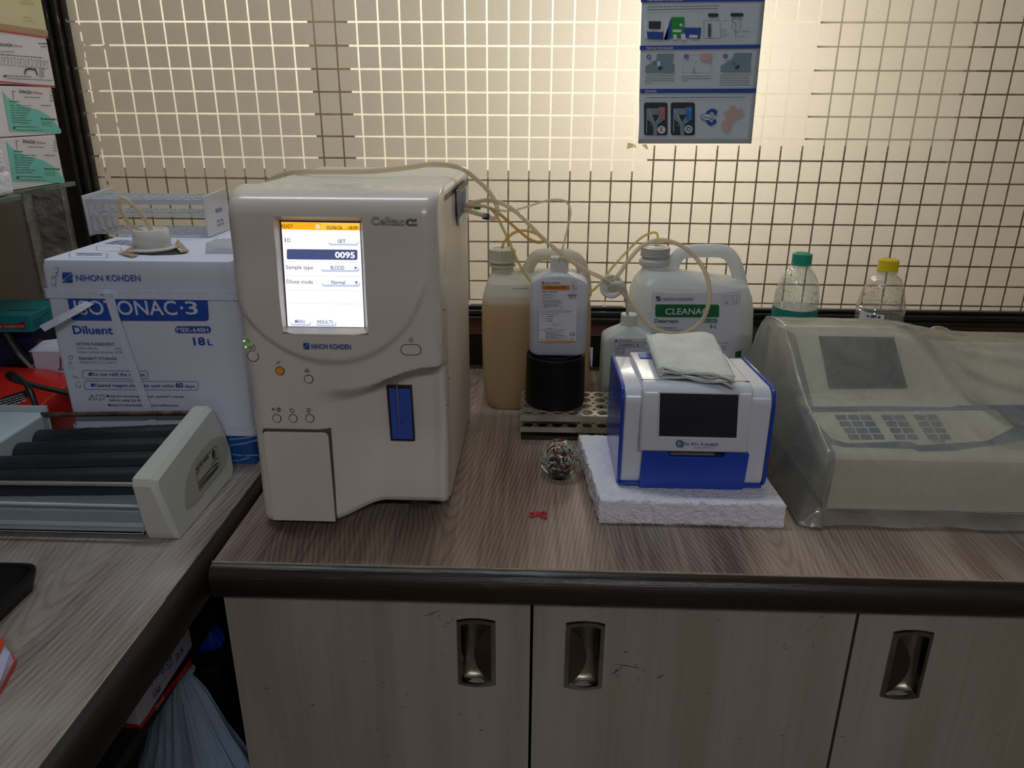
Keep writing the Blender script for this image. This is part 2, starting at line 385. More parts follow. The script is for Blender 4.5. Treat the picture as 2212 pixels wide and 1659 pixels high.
# ================================================================== the setting
WY = 1.385                                    # plane of the glazed back wall
def glassmat():
    m, nt, b, out = newmat('etched_glass'); L = nt.links.new
    S = .03663; X0 = -.7882; Z0 = CAMZ+.1282; HW = .040
    tc = N(nt, 'ShaderNodeTexCoord'); sp = N(nt, 'ShaderNodeSeparateXYZ'); L(tc.outputs['Object'], sp.inputs[0])
    def dist(sock, o0):
        a = N(nt, 'ShaderNodeMath', operation='SUBTRACT', i_1=o0); L(sock, a.inputs[0])
        d = N(nt, 'ShaderNodeMath', operation='DIVIDE', i_1=S); L(a.outputs[0], d.inputs[0])
        ad = N(nt, 'ShaderNodeMath', operation='ADD', i_1=200.5); L(d.outputs[0], ad.inputs[0])
        f = N(nt, 'ShaderNodeMath', operation='FRACT'); L(ad.outputs[0], f.inputs[0])
        s_ = N(nt, 'ShaderNodeMath', operation='SUBTRACT', i_1=.5); L(f.outputs[0], s_.inputs[0])
        ab = N(nt, 'ShaderNodeMath', operation='ABSOLUTE'); L(s_.outputs[0], ab.inputs[0]); return ab
    nz = N(nt, 'ShaderNodeTexNoise', i_Scale=90.0, i_Detail=3.0); L(tc.outputs['Object'], nz.inputs[0])
    # the clear lines are worn away towards the left edge and the lower right corner of the pane
    def band(sock, a, c, lo_, hi): 
        r = N(nt, 'ShaderNodeMapRange', i_1=a, i_2=c, i_3=lo_, i_4=hi); L(sock, r.inputs[0]); return r
    e1 = band(sp.outputs[0], -.79, -.62, .46, 0.0)
    n2 = N(nt, 'ShaderNodeTexNoise', i_Scale=55.0, i_Detail=2.0); L(tc.outputs['Object'], n2.inputs[0])
    th = N(nt, 'ShaderNodeMath', operation='SUBTRACT'); L(n2.outputs[0], th.inputs[0]); L(e1.outputs[0], th.inputs[1])
    th2 = N(nt, 'ShaderNodeMath', operation='GREATER_THAN', i_1=.0); L(th.outputs[0], th2.inputs[0])
    mn = N(nt, 'ShaderNodeMath', operation='MINIMUM'); L(dist(sp.outputs[0], X0).outputs[0], mn.inputs[0]); L(dist(sp.outputs[2], Z0).outputs[0], mn.inputs[1])
    wob = N(nt, 'ShaderNodeMath', operation='MULTIPLY_ADD', i_1=.022, i_2=HW-.011); L(nz.outputs[0], wob.inputs[0])
    ln = N(nt, 'ShaderNodeMath', operation='LESS_THAN'); L(mn.outputs[0], ln.inputs[0]); L(wob.outputs[0], ln.inputs[1])
    ln2 = N(nt, 'ShaderNodeMath', operation='MULTIPLY'); L(ln.outputs[0], ln2.inputs[0]); L(th2.outputs[0], ln2.inputs[1])
    # etched squares
    fz = N(nt, 'ShaderNodeTexNoise', i_Scale=500.0, i_Detail=2.0); L(tc.outputs['Object'], fz.inputs[0])
    cr = N(nt, 'ShaderNodeValToRGB'); L(fz.outputs[0], cr.inputs[0])
    cr.color_ramp.elements[0].position = .3; cr.color_ramp.elements[0].color = (.58, .545, .485, 1); cr.color_ramp.elements[1].position = .7; cr.color_ramp.elements[1].color = (.66, .625, .56, 1)
    tl = N(nt, 'ShaderNodeBsdfTranslucent'); L(cr.outputs[0], tl.inputs[0])
    df = N(nt, 'ShaderNodeBsdfDiffuse'); df.inputs[0].default_value = (.46, .42, .365, 1)
    mx = N(nt, 'ShaderNodeMixShader', i_0=.5); L(tl.outputs[0], mx.inputs[1]); L(df.outputs[0], mx.inputs[2])
    tr = N(nt, 'ShaderNodeBsdfTransparent'); gl = N(nt, 'ShaderNodeBsdfGlossy'); gl.inputs['Roughness'].default_value = .04
    m2 = N(nt, 'ShaderNodeMixShader', i_0=.05); L(tr.outputs[0], m2.inputs[1]); L(gl.outputs[0], m2.inputs[2])
    m3 = N(nt, 'ShaderNodeMixShader'); L(ln2.outputs[0], m3.inputs[0]); L(mx.outputs[0], m3.inputs[1]); L(m2.outputs[0], m3.inputs[2])
    L(m3.outputs[0], out.inputs[0]); return m
M_glass = glassmat()
M_clear = clearmat('clear_glass', (.97, .98, .97), .02)
M_frame = pm('black_frame', rgb(34, 32, 30), .3, var=.3, vscale=20, bump=.1)
M_woodback = woodmat('back_board_wood', rgb(84, 54, 44), rgb(124, 88, 74), rgb(150, 116, 98), axis='X', rough=.4)
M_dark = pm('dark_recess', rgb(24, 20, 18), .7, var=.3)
M_lwall = pm('left_wall_tile', rgb(116, 108, 98), .35, var=.10, vscale=4, bump=.05)
M_plaster = pm('plaster', rgb(190, 186, 176), .8, var=.05, bump=.05)
M_floor = pm('floor_tile', rgb(90, 82, 74), .4, var=.15, vscale=3)

ZG = Yp(1025, 656, WY).z                       # bottom of the glass
ZW1, ZW2 = Yp(1025, 677, WY).z, Yp(1025, 723, WY).z
XL = -.90
b = MB(); b.box(XL-.3, 2.4, -2.6, 4.2, -.05, 0); struct(b.build('floor', M_floor))
b = MB(); b.box(XL-.3, 2.4, -2.6, 4.2, 2.62, 2.67); struct(b.build('ceiling', M_plaster))
b = MB(); b.box(XL-.06, XL, -2.6, WY, 0, 2.62); lw = struct(b.build('wall_left', M_lwall))
b = MB()                                        # chipped tile edge and joints of the left wall
b.box(XL, XL+.004, 1.06, 1.085, CT+.02, CT+.38); b.box(XL, XL+.005, 1.30, WY-.06, CT, CT+.36)
b.build('tile_joint', pm('tile_joint', rgb(138, 132, 122), .6, var=.25, vscale=30, bump=.4), lw)
b = MB(); b.box(XL, Yp(150, 450, WY-.035).x, WY-.05, WY+.02, CT, 2.6); b.build('edge_strip', pm('chipped_plaster', rgb(150, 144, 134), .7, var=.45, vscale=28, bump=.5, bscale=40), lw, smooth=0)
b = MB(); b.box(2.3, 2.36, -2.6, 4.2, 0, 2.62); struct(b.build('wall_right', M_plaster))
b = MB(); b.box(XL-.06, 2.36, -2.66, -2.6, 0, 2.62); struct(b.build('wall_front', M_plaster))
# back wall below the glass: wooden board, dark recess over the worktop
b = MB(); b.box(XL, 2.3, WY+.004, WY+.05, ZW2, ZG-.02); b.build('wall_board', M_woodback)
wb = bpy.data.objects['wall_board']; wb.name = 'wall_back'; struct(wb)
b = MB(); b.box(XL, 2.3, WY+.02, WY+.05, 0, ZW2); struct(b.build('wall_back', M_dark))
# window: pane, black rails and corner post
b = MB(); b.box(XL+.03, 2.28, WY, WY+.006, ZG-.01, 2.6)
win = b.build('window_1', [M_glass, M_clear], smooth=0); struct(win)
for p in win.data.polygons: p.material_index = 0 if p.normal.y < -.9 else 1
b = MB(); b.box(XL, 2.3, WY-.012, WY+.03, ZG-.006, ZG); b.box(XL, 2.3, WY-.022, WY+.03, ZG-.016, ZG-.007); b.box(XL, 2.3, WY-.014, WY+.03, ZW1-.004, ZG-.016)
b.box(XL, 2.3, WY-.024, WY+.02, ZW1-.008, ZW1)
b.build('window_sill', M_frame, win, bevel=.002)
pa, pb = Yp(146, 215, WY).x, Yp(181, 215, WY).x; pl_ = Yp(150, 450, WY-.035).x
b = MB(); b.box(pl_, pa+.012, WY-.035, WY+.02, CT, 2.6); b.box(pa+.012, pb-.006, WY-.025, WY+.02, CT, 2.6); b.box(pb-.007, pb, WY-.012, WY+.02, CT, 2.6)
b.build('window_frame', M_frame, win, bevel=.004)
# the room behind the glass, seen through the clear lines
FY = 3.2
def fy(px, py, y=FY): return Yp(px, py, y)
M_flw = pm('far_wall_white', rgb(240, 231, 214), .8, var=.03); M_flm = pm('far_wall_tan', rgb(168, 158, 140), .8, var=.1); M_fld = pm('far_wall_dark', rgb(84, 70, 52), .85, var=.3)
b = MB(); b.box(-3.4, 3.4, FY+.02, FY+.1, 0, 2.62); struct(b.build('wall_far', M_flm))
b = MB(); b.box(-3.4, fy(1757, 150).x, FY-.01, FY+.02, fy(1000, 384).z, 2.62); struct(b.build('wall_far', M_flw))
b = MB(); b.box(-3.4, fy(1410, 150).x, FY-.35, FY-.01, 0, Yp(1000, 384, FY-.35).z); b.box(fy(1410, 150).x, 3.4, FY-.35, FY-.01, 0, Yp(1560, 325, FY-.35).z); struct(b.build('trim_1', M_fld))
b = MB(); b.box(fy(672, 150, 2.7).x, fy(745, 150, 2.7).x, 2.7, 2.78, 0, 2.62); struct(b.build('trim_2', M_fld))
b = MB(); b.box(fy(2110, 150, 2.7).x, 3.4, 2.7, 2.78, 0, 2.62); struct(b.build('trim_3', M_fld))

# ------------------------------------------------------------------ worktops
M_top = woodmat('worktop_laminate', rgb(88, 69, 60), rgb(138, 118, 104), rgb(168, 150, 134), center=(.02, 0, 0), axis='Y', rough=.36, smudge_sheen=.25, ring=.05, cath=(-.012, .40, 7.0, 165))
M_top2 = woodmat('left_worktop_laminate', rgb(108, 94, 90), rgb(146, 132, 126), rgb(172, 160, 150), center=(1.3, .4, 0), axis='Y', rough=.30, smudge_sheen=.8, ring=.05, cath=(-.62, .36, 7.0, 130))
def nosemat():
    m, nt, b, out = newmat('worn_nosing'); L = nt.links.new
    tc = N(nt, 'ShaderNodeTexCoord'); mp = N(nt, 'ShaderNodeMapping'); mp.inputs['Scale'].default_value = (9, 60, 420); L(tc.outputs['Object'], mp.inputs[0])
    nz = N(nt, 'ShaderNodeTexNoise', i_Scale=2.0, i_Detail=4.0); L(mp.outputs[0], nz.inputs[0])
    sp = N(nt, 'ShaderNodeSeparateXYZ'); L(tc.outputs['Object'], sp.inputs[0])
    mr = N(nt, 'ShaderNodeMapRange', i_1=CT-.020, i_2=CT-.002, i_3=-.16, i_4=.20); L(sp.outputs[2], mr.inputs[0])
    ad = N(nt, 'ShaderNodeMath', operation='ADD'); L(nz.outputs[0], ad.inputs[0]); L(mr.outputs[0], ad.inputs[1])
    cr = N(nt, 'ShaderNodeValToRGB'); L(ad.outputs[0], cr.inputs[0]); E = cr.color_ramp.elements
    E[0].position = .50; E[0].color = rgb(34, 26, 22); E[1].position = .66; E[1].color = rgb(168, 128, 90); k = E.new(.57); k.color = rgb(78, 56, 42)
    L(cr.outputs[0], b.inputs['Base Color']); b.inputs['Roughness'].default_value = .32
    bp = N(nt, 'ShaderNodeBump', i_Strength=.25, i_Distance=.002); L(nz.outputs[0], bp.inputs['Height']); L(bp.outputs[0], b.inputs['Normal'])
    return m
M_nose = nosemat(); M_edge = pm('pale_laminate_edge', rgb(170, 156, 136), .4, var=.2, vscale=40)
M_nose2 = pm('dark_nosing', rgb(26, 17, 13), .5, var=.6, vscale=30, aniso=(1, .3, 1), bump=.15, spec=.25)
XR0, XR1, FE = -.362, 2.2, .711
t = thing('worktop', 'wood laminate worktop under the white analyser, with worn dark front edge', 'worktop', (.3, 1.0, CT))
b = MB(); b.box(XR0, XR1, FE, WY+.02, CT-.035, CT); b.build('top', M_top, t, bevel=.0015, seg=1)
def nose_profile(h, d): return [(d*sin(pi*k/10)**.8 if k not in (0, 10) else 0, -h*(1-cos(pi*k/10))/2) for k in range(11)]
b = MB(); pr = nose_profile(.043, .016)
b.prism([(XR0, FE-q, CT-.0012+z) for q, z in pr], (XR1-XR0, 0, 0)); b.build('nosing', M_nose, t)
b = MB(); b.box(XR0, XR1, FE-.0012, FE, CT-.0014, CT+.0003); b.build('edge_strip', M_edge, t, smooth=0)
t = thing('worktop', 'wood laminate worktop of the left counter, smudged and with painted-in cloudy sheen, with dark rounded edge', 'worktop', (-.6, .5, CT))
XN = -.383
b = MB(); b.box(XL, XN, -.4, WY+.02, CT-.035, CT); b.build('top', M_top2, t, bevel=.0015, seg=1)
b = MB(); pr = nose_profile(.05, .020)
b.prism([(XN+q, -.4, CT-.001+z) for q, z in pr], (0, 1.76, 0)); b.build('nosing', M_nose2, t)
b = MB(); b.box(XN, XN+.0012, -.4, .64, CT-.0014, CT+.0003); b.build('edge_strip', M_edge, t, smooth=0)

# ------------------------------------------------------------------ base cabinets
M_door = woodmat('pale_door_laminate', rgb(148, 137, 123), rgb(156, 146, 133), rgb(162, 153, 140), axis='Z', rough=.42, ring=.16)
M_chrome = pm('chrome', rgb(150, 148, 142), .16, 1.0, var=.15, vscale=60)
M_bowl = pm('handle_bowl_metal', rgb(150, 146, 130), .34, 1.0, var=.2, vscale=20)
M_scuff = inkmat('scuff', rgb(52, 46, 42), .7)
DY = .735
xa, xb, xc = Yp(483, 1290, DY).x, Yp(1147, 1450, DY).x, Yp(1823, 1480, DY).x
ZD0, ZD1 = .10, CT-.040
def cab(label, x0, x1, loc):
    t = thing('base_cabinet', label, 'cabinet', loc)
    b = MB(); b.box(x0, x0+.016, DY+.020, WY, .0, CT-.036); b.box(x1-.016, x1, DY+.020, WY, .0, CT-.036)
    b.box(x0+.016, x1-.016, DY+.04, WY, .08, .096); b.box(x0+.016, x1-.016, WY-.01, WY, .096, CT-.036); b.box(x0+.016, x1-.016, DY+.06, DY+.075, 0, .08)
    b.box(x0+.016, x1-.016, DY+.0205, DY+.04, CT-.08, CT-.036)
    b.build('carcass', M_dark, t, smooth=0); return t
def door(t, x0, x1, hx, grip, scuffs=()):
    zc = CT-.138; w_, h_ = .0235, .0475                    # handle centre and half size
    b = MB(); hy0, hy1 = DY, DY+.018; a, c, z0, z1 = hx-w_+.003, hx+w_-.003, zc-h_+.004, zc+h_-.004
    b.box(x0, a, hy0, hy1, ZD0, ZD1); b.box(c, x1, hy0, hy1, ZD0, ZD1); b.box(a, c, hy0, hy1, ZD0, z0); b.box(a, c, hy0, hy1, z1, ZD1)
    d = b.build('door', M_door, t, smooth=0, fixn=False)
    # recessed pull: flange ring with bowed ends, bowl, grip plate
    def outl(k, n=8):
        W, H = w_-k, h_-k; pts = []
        for i in range(n+1): s_ = -1+2*i/n; pts.append((hx+s_*W, zc-H-.0035*(1-s_*s_)))
        for i in range(n+1): s_ = 1-2*i/n; pts.append((hx+s_*W, zc+H+.0035*(1-s_*s_)))
        return pts
    o1, o2, o3 = outl(0), outl(.0012), outl(.0055)
    b = MB(); b.loft([[(x, DY, z) for x, z in o1], [(x, DY-.0025, z) for x, z in o2], [(x, DY-.003, z) for x, z in o3], [(x, DY+.004, z) for x, z in outl(.007)]], False, False)
    h = b.build('handle', M_chrome, d, smooth=50)
    b = MB(); b.loft([[(x, DY+.004, z) for x, z in outl(.0065)], [(x, DY+.010, z) for x, z in outl(.009)], [(x, DY+.013, z) for x, z in outl(.014)]], False, True)
    # curved scoop at the open side
    b.build('bowl', M_bowl, h, smooth=60)
    s_ = grip; xe = hx+s_*(w_-.0058); H = h_-.006; pts = [(xe, zc-H), (xe, zc+H)]
    arc = [(xe-s_*(.0205*sin(pi*k/14)**.8), zc+H-2*H*k/14) for k in range(1, 14)]
    b = MB(); b.prism([(x, DY-.0022, z) for x, z in ([pts[0], pts[1]]+arc)], (0, .0015, 0))
    b.build('grip_plate', pm('grip_plate_metal', rgb(112, 92, 76), .3, 1.0, var=.2), h, smooth=0)
    if scuffs:
        F = Face((0, DY, 0), (0, -1, 0), .0003); b = MB()
        for px, py, qx, qy, w__ in scuffs: F.poly(b, [(px, py-w__*.5), ((px+qx)/2, (py+qy)/2-w__), (qx, qy), ((px+qx)/2+1, (py+qy)/2+w__*.6)])
        b.build('scuff', M_scuff, d, smooth=0)
    return d
c1 = cab('pale laminate base cabinet with two doors whose handles face each other', xa, xc, (.0, 1.05, 0))
g = .0018
rs = random.Random(5)
def sc(x0, y0, x1, y1, n):
    out = []
    for _ in range(n):
        x, y = rs.uniform(x0, x1), rs.uniform(y0, y1); l = rs.uniform(2, 14); out.append((x, y, x+l, y+rs.uniform(-4, 4), rs.uniform(.4, 1.1)))
    return out
door(c1, xa, xb-g, Yp(1029, 1405, DY).x, 1, sc(900, 1330, 980, 1440, 8)+[(915, 1333, 952, 1317, 1.0)]+sc(980, 1500, 1130, 1650, 9)+sc(560, 1340, 880, 1640, 16))
door(c1, xb+g, xc-g, Yp(1262, 1413, DY).x, -1, sc(1310, 1410, 1400, 1470, 9)+[(1322, 1459, 1338, 1441, 2), (1338, 1441, 1345, 1446, 1.4), (1318, 1433, 1384, 1443, 1.2), (1345, 1411, 1358, 1405, 1.4), (1416, 1467, 1437, 1456, 1.6), (1360, 1440, 1384, 1444, 1.2)]+sc(1480, 1330, 1830, 1600, 22))
c2 = cab('pale laminate base cabinet at the right, its door handle beside the slanting gap', xc, 1.15, (.9, 1.05, 0))
door(c2, xc+g, 1.15, Yp(1957, 1440, DY).x, -1, sc(2060, 1330, 2200, 1600, 10))
# left counter's cabinet, only its far corner shows under the edge
t = thing('base_cabinet', 'pale laminate base cabinet under the left counter, only a corner showing', 'cabinet', (-.6, .2, 0))
b = MB(); b.box(XL+.02, -.415, -.4, .515, .0, CT-.036); b.build('carcass', M_door, t, bevel=.002)
# ================================================================== white blood analyser
M_beige = pm('analyser_plastic', rgb(211, 204, 195), .28, var=.03, vscale=6, rvar=.05, coat=.45)
M_beige2 = pm('analyser_side_plastic', rgb(212, 204, 191), .40, var=.03, vscale=6, bump=.03, bscale=300)
M_bezel = pm('screen_bezel', rgb(190, 188, 178), .35, var=.03)
M_ink = inkmat('dark_ink', rgb(62, 64, 66)); M_blueink = inkmat('blue_ink', rgb(34, 62, 150)); M_black = inkmat('black_ink', rgb(22, 22, 26))
M_white = pm('white_print', rgb(228, 228, 232), .5, var=.02)
def emis(name, col, s=1.0):
    m, nt, b, out = newmat(name); b.inputs['Base Color'].default_value = (.01, .01, .01, 1); b.inputs['Roughness'].default_value = .12
    b.inputs['Emission Color'].default_value = col; b.inputs['Emission Strength'].default_value = s
    tc = N(nt, 'ShaderNodeTexCoord'); nz = N(nt, 'ShaderNodeTexNoise', i_Scale=3.0); nt.links.new(tc.outputs['Object'], nz.inputs[0])
    mr = N(nt, 'ShaderNodeMapRange', i_3=s*.96, i_4=s*1.04); nt.links.new(nz.outputs[0], mr.inputs[0]); nt.links.new(mr.outputs[0], b.inputs['Emission Strength'])
    return m
def nk(F, mb, x, y, s, lift=None):    # the square mark beside the maker's lettering
    q = lambda pts: F.poly(mb, [(x+s*a, y+s*c) for a, c in pts], lift)
    q([(0, 0), (1, 0), (.05, .68), (0, .68)]); q([(.1, .78), (1, .14), (1, .46), (.42, .78)]); q([(0, .88), (.35, .86), (1, .58), (1, 1), (0, 1)])

AX0, AX1, SEAM = -.331, -.106, .855
t = an = thing('blood_analyser', 'white benchtop blood analyser with a lit touch screen, standing on the worktop', 'laboratory analyser', (-.22, .95, CT))
prof = catmull([(0, .855, .400), (0, .838, .3998), (0, .818, .3980), (0, .803, .3935), (0, .794, .386), (0, .7895, .3755)], 4)
sz0, sz1, sx0, sx1 = .3735, .247, -.279, -.1845
rows = [(p.y, p.z) for p in prof[:-1]] + [(None, sz0+(sz1-sz0)*k/30) for k in range(31)] + [(None, sz1+(.0-sz1)*k/95) for k in range(1, 96)]
r_in0, r_in1 = len(prof)-1, len(prof)-1+30
def lin(a, c, n): return [a+(c-a)*k/n for k in range(n)]
R_ = .016
cols = [AX0]+[AX0+R_*(1-cos(pi/2*k/7)) for k in range(1, 7)]+lin(AX0+R_, sx0, 14)+lin(sx0, sx1, 34)+lin(sx1, AX1-R_, 32)+[AX1-R_*(1-cos(pi/2*k/7)) for k in range(7, 0, -1)]+[AX1]
c_in0, c_in1 = cols.index(sx0), cols.index(sx1)
def base_y(z):
    pts = [(.3755, .7895), (.36, .788), (.30, .788), (.25, .789), (.20, .790), (.12, .791), (.05, .789), (0, .785)]
    for (za, ya), (zb, yb) in zip(pts, pts[1:]):
        if z >= zb: return ya+(yb-ya)*(za-z)/(za-zb)
    return .785
def recess(x, z):
    ztop = .180+.028*sst(-.215, -.115, x)
    wx = sst(-.258, -.182, x); wz = 1-sst(ztop-.009-.012*(1-sst(-.22, -.16, x)), ztop+.001, z)
    return wx*wz*(.034-.008*(1-sst(.02, .12, z)))*(1-.25*sst(-.122, -.107, x))
def front(x, y, z):
    if y is None: y = base_y(z)
    d = min(x-AX0, AX1-x); rr_ = R_
    if d < rr_: y += rr_-sqrt(max(0, rr_*rr_-(rr_-d)**2))
    dx, dz = x+.228, z-.327; rho = sqrt(dx*dx+dz*dz); dn = max(0, -dz/max(rho, 1e-6))
    y -= .0055*(1-sst(.1085, .111+.009*dn**3, rho))*(1-sst(.27, .345, z))
    y += recess(x, z)
    zb = .008+.017*sst(-.252, -.180, x)
    if z < .12: z = z+zb*(1-z/.12)
    if z < zb+.006: y += .004*(1-(z-zb)/.006)
    return y, z
b = MB(); nc = len(cols); nr = len(rows); V_ = []
for j in range(nr+1):
    y, z = rows[min(j, nr-1)]
    for i in range(nc+2):
        x = cols[max(0, min(nc-1, i-1))]; yy, zz = front(x, y, z)
        if i in (0, nc+1) or j == nr: yy = SEAM
        V_.append((x, min(yy, SEAM), CT+zz))
W_ = nc+2; fs = []
for j in range(nr):
    for i in range(nc+1):
        if r_in0 <= j < r_in1 and c_in0 <= i-1 < c_in1: continue
        fs.append((j*W_+i, j*W_+i+1, (j+1)*W_+i+1, (j+1)*W_+i))
b.add(V_, fs); b.build('front_panel', M_beige, t, smooth=40, fixn=False)
# housing behind the seam
HB = 1.140
def rprof(x0, x1, z0, z1, r, y, n=6):
    pts = [(x0, z0), (x1, z0)]
    for k in range(n+1): a = pi/2*k/n; pts.append((x1-r+r*cos(a), z1-r+r*sin(a)))
    for k in range(n+1): a = pi/2+pi/2*k/n; pts.append((x0+r+r*cos(a), z1-r+r*sin(a)))
    return [Vector((x, y, CT+z)) for x, z in pts]
b = MB(); b.loft([rprof(AX0+.0015, AX1-.0015, .010, .3985, .012, SEAM+.001), rprof(AX0+.0015, AX1-.0015, .010, .397, .012, HB)])
hs = b.build('housing', M_beige2, t, smooth=30)
FS = Face((AX1-.0015, 0, 0), (1, 0, 0), .0005)
b = MB()
FS.line(b, [(948, 438), (986, 408), (1004, 392)], 1.6)         # joint of the top cover on the side
for k in range(30): y = 838+k*8.1; FS.rect(b, 968.5+.02*k, y, 970.5+.02*k, y+3)
b.build('vent_slot', M_ink, t, smooth=0)
b = MB()
for px, py in ((958.5, 667), (966, 871), (967, 815)):
    c = Xp(px, py, AX1); b.lathe([(.0, .0), (.0022, 0), (.0018, .0016), (0, .002)], c, 12, M=Matrix.Rotation(pi/2, 4, 'Y'))
b.build('screw', M_chrome, t)
# hose port: metal flange, white sticker, blue plate
b = MB(); q = [Xp(985, 411, AX1), Xp(1008, 392, AX1), Xp(1008, 470, AX1), Xp(989, 489, AX1)]
b.prism(q, (.0025, 0, 0)); fl = b.build('hose_port', M_white, t, smooth=0, bevel=.001)
b = MB(); F2 = Face((AX1+.0025, 0, 0), (1, 0, 0), .0004); F2.poly(b, [(989, 421), (1006, 405), (1006, 452), (990, 474)]); b.build('port_plate', inkmat('port_blue', rgb(40, 44, 110)), fl, smooth=0)
b = MB(); F2.poly(b, [(984.5, 412), (986.5, 411), (989.5, 486), (987.5, 488)], .002); F2.line(b, [(986, 411), (1008, 392)], 1.5, .002); b.build('port_edge', M_ink, fl, smooth=0)
# feet
for fx, fy_, h0 in ((-.30, .82, 1), (-.15, .86, 1), (-.30, 1.10, 1), (-.135, 1.10, 1)):
    b = MB(); b.lathe([(0, 0), (.013, 0), (.014, .013), (0, .013)], (fx, fy_, CT), 20); b.build('foot', M_black, t)
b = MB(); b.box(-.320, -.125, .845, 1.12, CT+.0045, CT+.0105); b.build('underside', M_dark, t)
# screen
SY = .801
b = MB(); o4 = [(sx0, sz0), (sx1, sz0), (sx1, sz1), (sx0, sz1)]
F3 = Face((0, SY, 0), (0, -1, 0), 0, crop=(470, 340, 3.95))
i4 = [F3.p(*q) for q in ((530, 538), (1216, 548), (1257, 1450), (592, 1442))]
o4v = [Vector((x, front(x, None, z)[0], CT+z)) for x, z in o4]
def edge(a, c, n, on):
    out = []
    for k in range(n):
        p = a.lerp(c, k/n)
        if on: p.y = front(p.x, None, p.z-CT)[0]
        out.append(p)
    return out
ro = sum([edge(o4v[k], o4v[(k+1) % 4], 12, True) for k in range(4)], []); ri = sum([edge(i4[k], i4[(k+1) % 4], 12, False) for k in range(4)], [])
b.loft([ro, ri], False, False); bz = b.build('screen_bezel', M_bezel, t, smooth=25)
b = MB(); b.prism([p+Vector((0, -.0005, 0)) for p in i4], (0, .006, 0)); b.build('screen_rim', pm('screen_rim', rgb(58, 22, 20), .3), bz, smooth=0)
# lower lip under the screen
b = MB(); F4 = Face((0, .784, 0), (0, -1, 0), 0, crop=(470, 340, 3.95))
ly = [(550+73*k/1.0*1.0, 0) for k in range(1)]
top_ = [F3.p(596+ (1254-596)*k/12, 1450+2*sin(pi*k/12)) for k in range(13)]
mid_ = []
for k in range(13):
    s_ = k/12; p = F4.p(548+(1288-548)*s_, 1483+12*s_+34*sin(pi*s_)**.8); p.y = front(p.x, None, p.z-CT)[0]-.0006; mid_.append(p)
b.loft([top_, mid_], False, False, closed=False); b.build('bezel_lip', M_bezel, bz, smooth=40)
SC = pm  # shorthand not used for emission
b = MB(); F3.poly(b, [(546, 549), (1214, 559), (1254, 1446), (602, 1438)], .0012); scn = b.build('screen', emis('screen_white', rgb(243, 243, 252), 1.25), t, smooth=0)
L1, L2, L3 = .0015, .0018, .0021
b = MB(); F3.poly(b, [(546, 549), (1214, 559), (1217, 622), (550, 613)], L1); b.build('title_bar', emis('screen_orange', rgb(255, 176, 20), 1.1), scn, smooth=0)
b = MB()
F3.poly(b, [(893, 556), (1214, 560), (1215, 590), (870, 612)], L1+.0001)
b.build('title_bar_light', emis('screen_amber', rgb(255, 196, 70), 1.1), scn, smooth=0)
b = MB()                                                       # the dark writing on the screen
for a in (('READY', 552, 600, 650, 601, 32), ('02/06/26', 936, 611, 1068, 613, 30), ('18:09', 1121, 613, 1199, 614, 30)): F3.text(b, *a, .012, 0, L2)
F3.poly(b, [(848, 584), (868, 584), (858, 594)], L3)
b.build('screen_text', emis('screen_brown', rgb(98, 62, 12), 1), scn, smooth=0)
b = MB()
for a in (('I', 582, 720, 590, 720, 34), ('D', 603, 720, 628, 721, 34), ('Sample type', 589, 948, 822, 952, 32), ('Dilute mode', 595, 1071, 820, 1075, 32),
          ('SET', 1031, 727, 1098, 728, 30), ('BLOOD', 971, 953, 1085, 955, 32), ('Normal', 976, 1077, 1093, 1079, 32), ('MENU', 668, 1409, 751, 1410, 28), ('RESULTS', 860, 1413, 990, 1415, 28)):
    F3.text(b, *a, .006, 0, L3)
for x, y in ((1182, 942), (1188, 1066)): F3.poly(b, [(x-11, y-12), (x+11, y-11), (x, y+12)], L3+.0004)
b.build('screen_text', emis('screen_grey_ink', rgb(70, 66, 84), 1), scn, smooth=0)
b = MB(); b2 = MB()
for x0, y0, x1, y1 in ((950, 692, 1205, 742), (888, 918, 1213, 966), (892, 1044, 1220, 1092), (625, 1377, 802, 1425), (843, 1380, 1016, 1430)):
    F3.rrect(b, x0, y0+8, x1, y1+6, 20, L1, 3); F3.rrect(b2, x0+2, y0, x1-6, y1-8, 20, L1+.0002, 3)
for x, y in ((1182, 940), (1188, 1064)): F3.circ(b, x, y+2, 20, lift=L2+.0001); F3.circ(b2, x-1, y, 18, lift=L2+.0002)
F3.circ(b2, 858, 588, 17, lift=L2)
b.build('button_shade', emis('screen_lavender', rgb(188, 198, 226), 1.05), scn, smooth=0); b2.build('screen_button', emis('screen_pale', rgb(232, 236, 252), 1.2), scn, smooth=0)
b = MB(); F3.rrect(b, 594, 780, 1196, 868, 14, L1, 6); b.build('number_field', emis('screen_slate', rgb(74, 84, 128), 1), scn, smooth=0)
b = MB(); F3.text(b, '0095', 1008, 852, 1176, 855, 48, .03, 0, L3); b.build('screen_digits', emis('screen_digit', rgb(250, 250, 255), 1.2), scn, smooth=0)
b = MB()
for y in (885, 1008, 1128, 1241): F3.line(b, [(575+(y-885)*.06, y), (1222+(y-885)*.03, y+8)], 3, L1)
b.build('screen_rule', emis('screen_rule', rgb(206, 208, 226), 1), scn, smooth=0)
